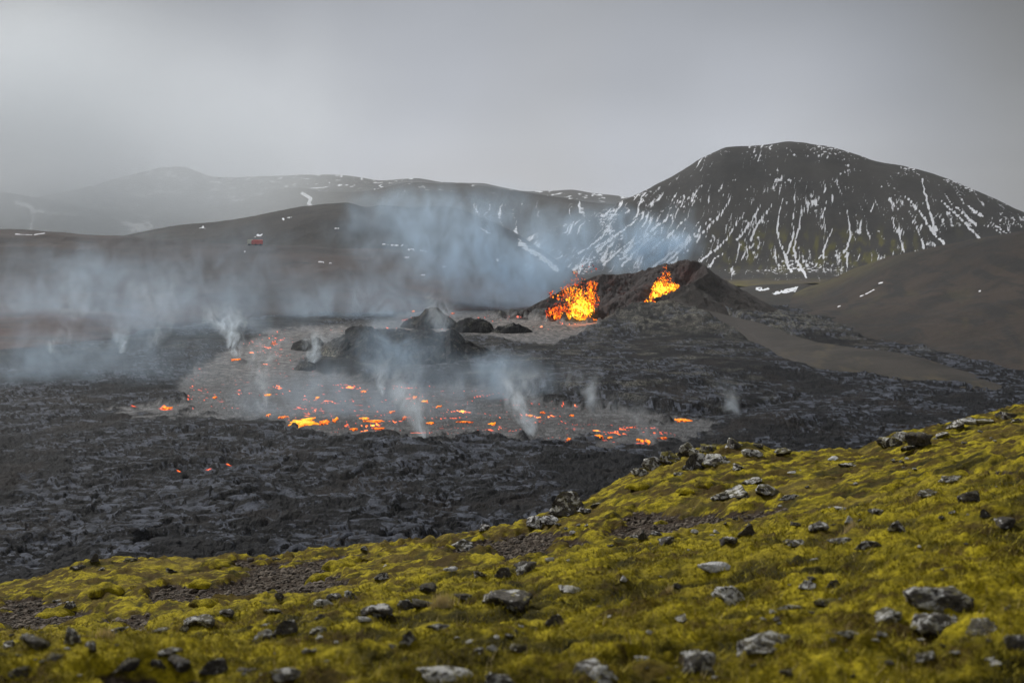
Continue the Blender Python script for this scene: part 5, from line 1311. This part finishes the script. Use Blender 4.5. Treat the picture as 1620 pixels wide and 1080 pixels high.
def smoke(px0, row0, px1, row1, Y, wpx, depth, dens, lab, shape='puff', feat=8.0, lean=0.0, col=(.78, .87, 1.0), thr=.42, contrast=.25, seed=0):
    """smoke filling the box that spans the photograph rectangle px0..px1, row0..row1 at distance Y"""
    a = pt(px0, row1, Y); b = pt(px1, row0, Y)
    c = (a + b) / 2; sx = abs(b[0] - a[0]) / 2; sz = abs(b[2] - a[2]) / 2
    mt = bpy.data.materials.new('smoke_air'); mt.use_nodes = True
    nt = mt.node_tree; N_ = nt.nodes; L_ = nt.links; N_.clear()
    out = N_.new('ShaderNodeOutputMaterial'); pv = N_.new('ShaderNodeVolumePrincipled')
    pv.inputs['Color'].default_value = (*col, 1); pv.inputs['Anisotropy'].default_value = .4
    L_.new(pv.outputs[0], out.inputs['Volume'])
    tc = N_.new('ShaderNodeTexCoord')
    def mth(op, x, y=None):
        q = N_.new('ShaderNodeMath'); q.operation = op
        for i, w in enumerate((x, y)):
            if w is None: continue
            if isinstance(w, (int, float)): q.inputs[i].default_value = w
            else: L_.new(w, q.inputs[i])
        return q.outputs[0]
    def rngn(x, a_, b_, c_=0., d_=1.):
        r = N_.new('ShaderNodeMapRange'); r.interpolation_type = 'SMOOTHSTEP'
        for k_, w in zip(('From Min', 'From Max', 'To Min', 'To Max'), (a_, b_, c_, d_)): r.inputs[k_].default_value = w
        L_.new(x, r.inputs['Value']); return r.outputs[0]
    mp = N_.new('ShaderNodeMapping'); mp.inputs['Scale'].default_value = (sx / feat, depth / feat, sz / feat * .7); mp.inputs['Location'].default_value = (seed * 3.7, seed * 1.3, seed * 2.1)
    L_.new(tc.outputs['Object'], mp.inputs[0])
    nz = N_.new('ShaderNodeTexNoise'); nz.inputs['Scale'].default_value = 1.0; nz.inputs['Detail'].default_value = 4.5; nz.inputs['Roughness'].default_value = .62; nz.inputs['Distortion'].default_value = 1.3
    L_.new(mp.outputs[0], nz.inputs['Vector'])
    wn2 = N_.new('ShaderNodeTexNoise'); wn2.inputs['Scale'].default_value = 1.6; wn2.inputs['Detail'].default_value = 2
    L_.new(mp.outputs[0], wn2.inputs['Vector']); wn2.inputs['Scale'].default_value = .6
    sp = N_.new('ShaderNodeSeparateXYZ'); L_.new(tc.outputs['Object'], sp.inputs[0])
    X_, Y_, Z_ = sp.outputs
    sw = N_.new('ShaderNodeSeparateXYZ'); L_.new(wn2.outputs['Color'], sw.inputs[0])
    jk = .7 if feat > 100 else 1.0; jx = mth('MULTIPLY', mth('SUBTRACT', sw.outputs[0], .5), 2.2 * jk); jz = mth('MULTIPLY', mth('SUBTRACT', sw.outputs[2], .5), 2.0 * jk)
    if shape == 'column':
        # narrow at the ground, widening and leaning as it rises
        h01 = mth('MULTIPLY', mth('ADD', Z_, 1.0), .5)
        cx = mth('ADD', mth('MULTIPLY', mth('SUBTRACT', h01, .5), lean * 2), mth('MULTIPLY', jx, h01))
        wdt = mth('ADD', .055, mth('MULTIPLY', mth('POWER', h01, .8), .62))
        r = mth('SQRT', mth('ADD', mth('POWER', mth('DIVIDE', mth('ADD', X_, mth('MULTIPLY', cx, -1)), wdt), 2.0), mth('POWER', mth('DIVIDE', Y_, mth('ADD', wdt, .05)), 2.0)))
        body = mth('MULTIPLY', rngn(r, 1.1, .0), mth('MULTIPLY', rngn(h01, 1.0, .35), rngn(h01, -.02, .10)))
        body = mth('DIVIDE', body, mth('ADD', mth('MULTIPLY', h01, 1.0), .7))
    else:
        xx = mth('ADD', X_, mth('MULTIPLY', jx, .9)); zz = mth('ADD', Z_, jz); zz = mth('ADD', zz, mth('MULTIPLY', xx, -lean))
        r = mth('SQRT', mth('ADD', mth('ADD', mth('POWER', xx, 2.0), mth('POWER', Y_, 2.0)), mth('POWER', zz, 2.0)))
        body = rngn(r, 1.0, .0)
        edge = mth('MULTIPLY', mth('MULTIPLY', rngn(mth('ABSOLUTE', X_), 1, .45), rngn(mth('ABSOLUTE', Z_), 1, .05 if feat > 100 else .5)), rngn(mth('ABSOLUTE', Y_), 1, .6))
        body = mth('MULTIPLY', body, edge)
    tex = rngn(nz.outputs['Fac'], thr, thr + contrast, .0 if shape == 'column' else (.5 if feat > 100 else .10), 1.)
    d = mth('MULTIPLY', mth('MULTIPLY', body, tex), dens * 7.0)
    L_.new(d, pv.inputs['Density'])
    o = cube_obj('smoke', tuple(c), (sx, depth, sz), mt)
    tag(o, lab, 'smoke', kind='stuff')
    return o
SM = [
 # px0,row0,px1,row1,Y,_,depth,density,label,shape,feat,lean
 (300, 475, 425, 568, 560, 0, 13, .085, 'dense white smoke column rising from the left bend of the flow', 'column', 6, -.20),
 (455, 515, 550, 582, 585, 0, 10, .070, 'white-blue smoke beside the left tip of the largest mound', 'column', 5, .25),
 (350, 500, 490, 662, 450, 0, 12, .030, 'faint smoke column left of the largest breakout', 'column', 6, .05),
 (560, 560, 740, 700, 415, 0, 12, .040, 'blue smoke column right of the largest breakout', 'column', 6, -.30),
 (560, 560, 640, 628, 490, 0, 7, .055, 'small white smoke wisp above the crack belt', 'column', 4, -.15),
 (740, 565, 905, 692, 415, 0, 13, .062, 'tall white smoke column at the front edge of the flow', 'column', 6, -.22),
 (860, 560, 1000, 668, 450, 0, 11, .030, 'blue smoke drifting above the right part of the flow', 'column', 6, -.3),
 (1095, 590, 1215, 672, 445, 0, 9, .030, 'thin smoke streak lying over the black rubble on the right', 'column', 6, -.2),
 (930, 615, 1090, 705, 425, 0, 9, .030, 'low blue smoke near the upright orange lobe', 'column', 6, -.35),
 (660, 540, 920, 660, 470, 0, 18, .010, 'thin blue veil over the shelf right of the largest mound', 'puff', 10, 0),
 (500, 480, 760, 620, 520, 0, 14, .013, 'blue veil drifting over the largest dark mound', 'puff', 12, 0),
 (600, 440, 780, 530, 740, 0, 14, .020, 'white smoke low around the pointed dark peak', 'column', 8, -.1),
 (150, 500, 240, 562, 640, 0, 10, .030, 'small white smoke on the far left lava', 'column', 6, .1),
 (60, 520, 110, 566, 620, 0, 8, .030, 'thin white steam wisp at the far left lava edge', 'column', 6, .1),
 (-200, 450, 470, 700, 520, 0, 42, .0030, 'thin blue smoke over the dark crust on the left', 'puff', 12, .1),
 (590, 270, 980, 560, 930, 0, 44, .0095, 'big blue smoke cloud drifting left behind the crater', 'puff', 15, -.45),
 (800, 300, 1000, 460, 960, 0, 34, .0070, 'blue smoke in front of the mountain foot behind the crater', 'puff', 18, .1),
 (915, 300, 1130, 465, 960, 0, 26, .0240, 'rounded blue-white smoke puff rising behind the crater', 'puff', 18, .1),
 (480, 270, 800, 460, 980, 0, 50, .0045, 'soft smoke veil in front of the dark rounded hill', 'puff', 16, 0),
 (340, 400, 840, 560, 850, 0, 40, .0042, 'low smoke bank over the far lava behind the mounds', 'puff', 18, 0),
 (-250, 330, 640, 650, 740, 0, 60, .0027, 'thin smoke veil in front of the brown slope', 'puff', 15, .1),
 (150, 400, 360, 560, 640, 0, 18, .0090, 'pale smoke wisp rising before the lower brown slope', 'column', 9, .15),
 (20, 400, 200, 560, 640, 0, 16, .0065, 'faint smoke wisp near the left end of the brown slope', 'column', 9, .15),
 (260, 520, 860, 740, 430, 0, 26, .0042, 'thin blue haze of smoke lying over the glowing flow', 'puff', 12, 0),
 (-420, 225, 640, 470, 1800, 0, 160, .0017, 'low grey smoke drift fading the mountains along the left horizon', 'big', 150, .05),
 (-640, -160, 800, 560, 2000, 0, 330, .00105, 'wide pale plume fading the far left mountains into the sky', 'big', 260, .05),
]
for i, (a0, b0, a1, b1, Yd, _, dep, den, lab, shp, feat, ln) in enumerate(SM):
    if shp == 'puff': den *= .9
    if shp == 'column': Yd = ground_Y(b1 - 2) if b1 > 560 or Yd < 600 else Yd
    if shp == 'column': smoke(a0, b0, a1, b1, Yd, 0, dep, den, lab, 'column', feat * .8, ln, thr=.42, contrast=.24, seed=i, col=(.86, .94, 1.0))
    elif shp == 'puff': smoke(a0, b0, a1, b1, Yd, 0, dep, den, lab, 'puff', feat, ln, thr=.34, contrast=.34, seed=i, col=(.66, .83, 1.0))
    else: smoke(a0, b0, a1, b1, Yd, 0, dep, den, lab, 'puff', feat, ln, thr=.15, contrast=.5, seed=i, col=(.90, .94, .98))

tris = sum(len(o.data.polygons) * 2 for o in scene.objects if o.type == 'MESH')
print('approx tris', tris, 'objects', len(scene.objects))
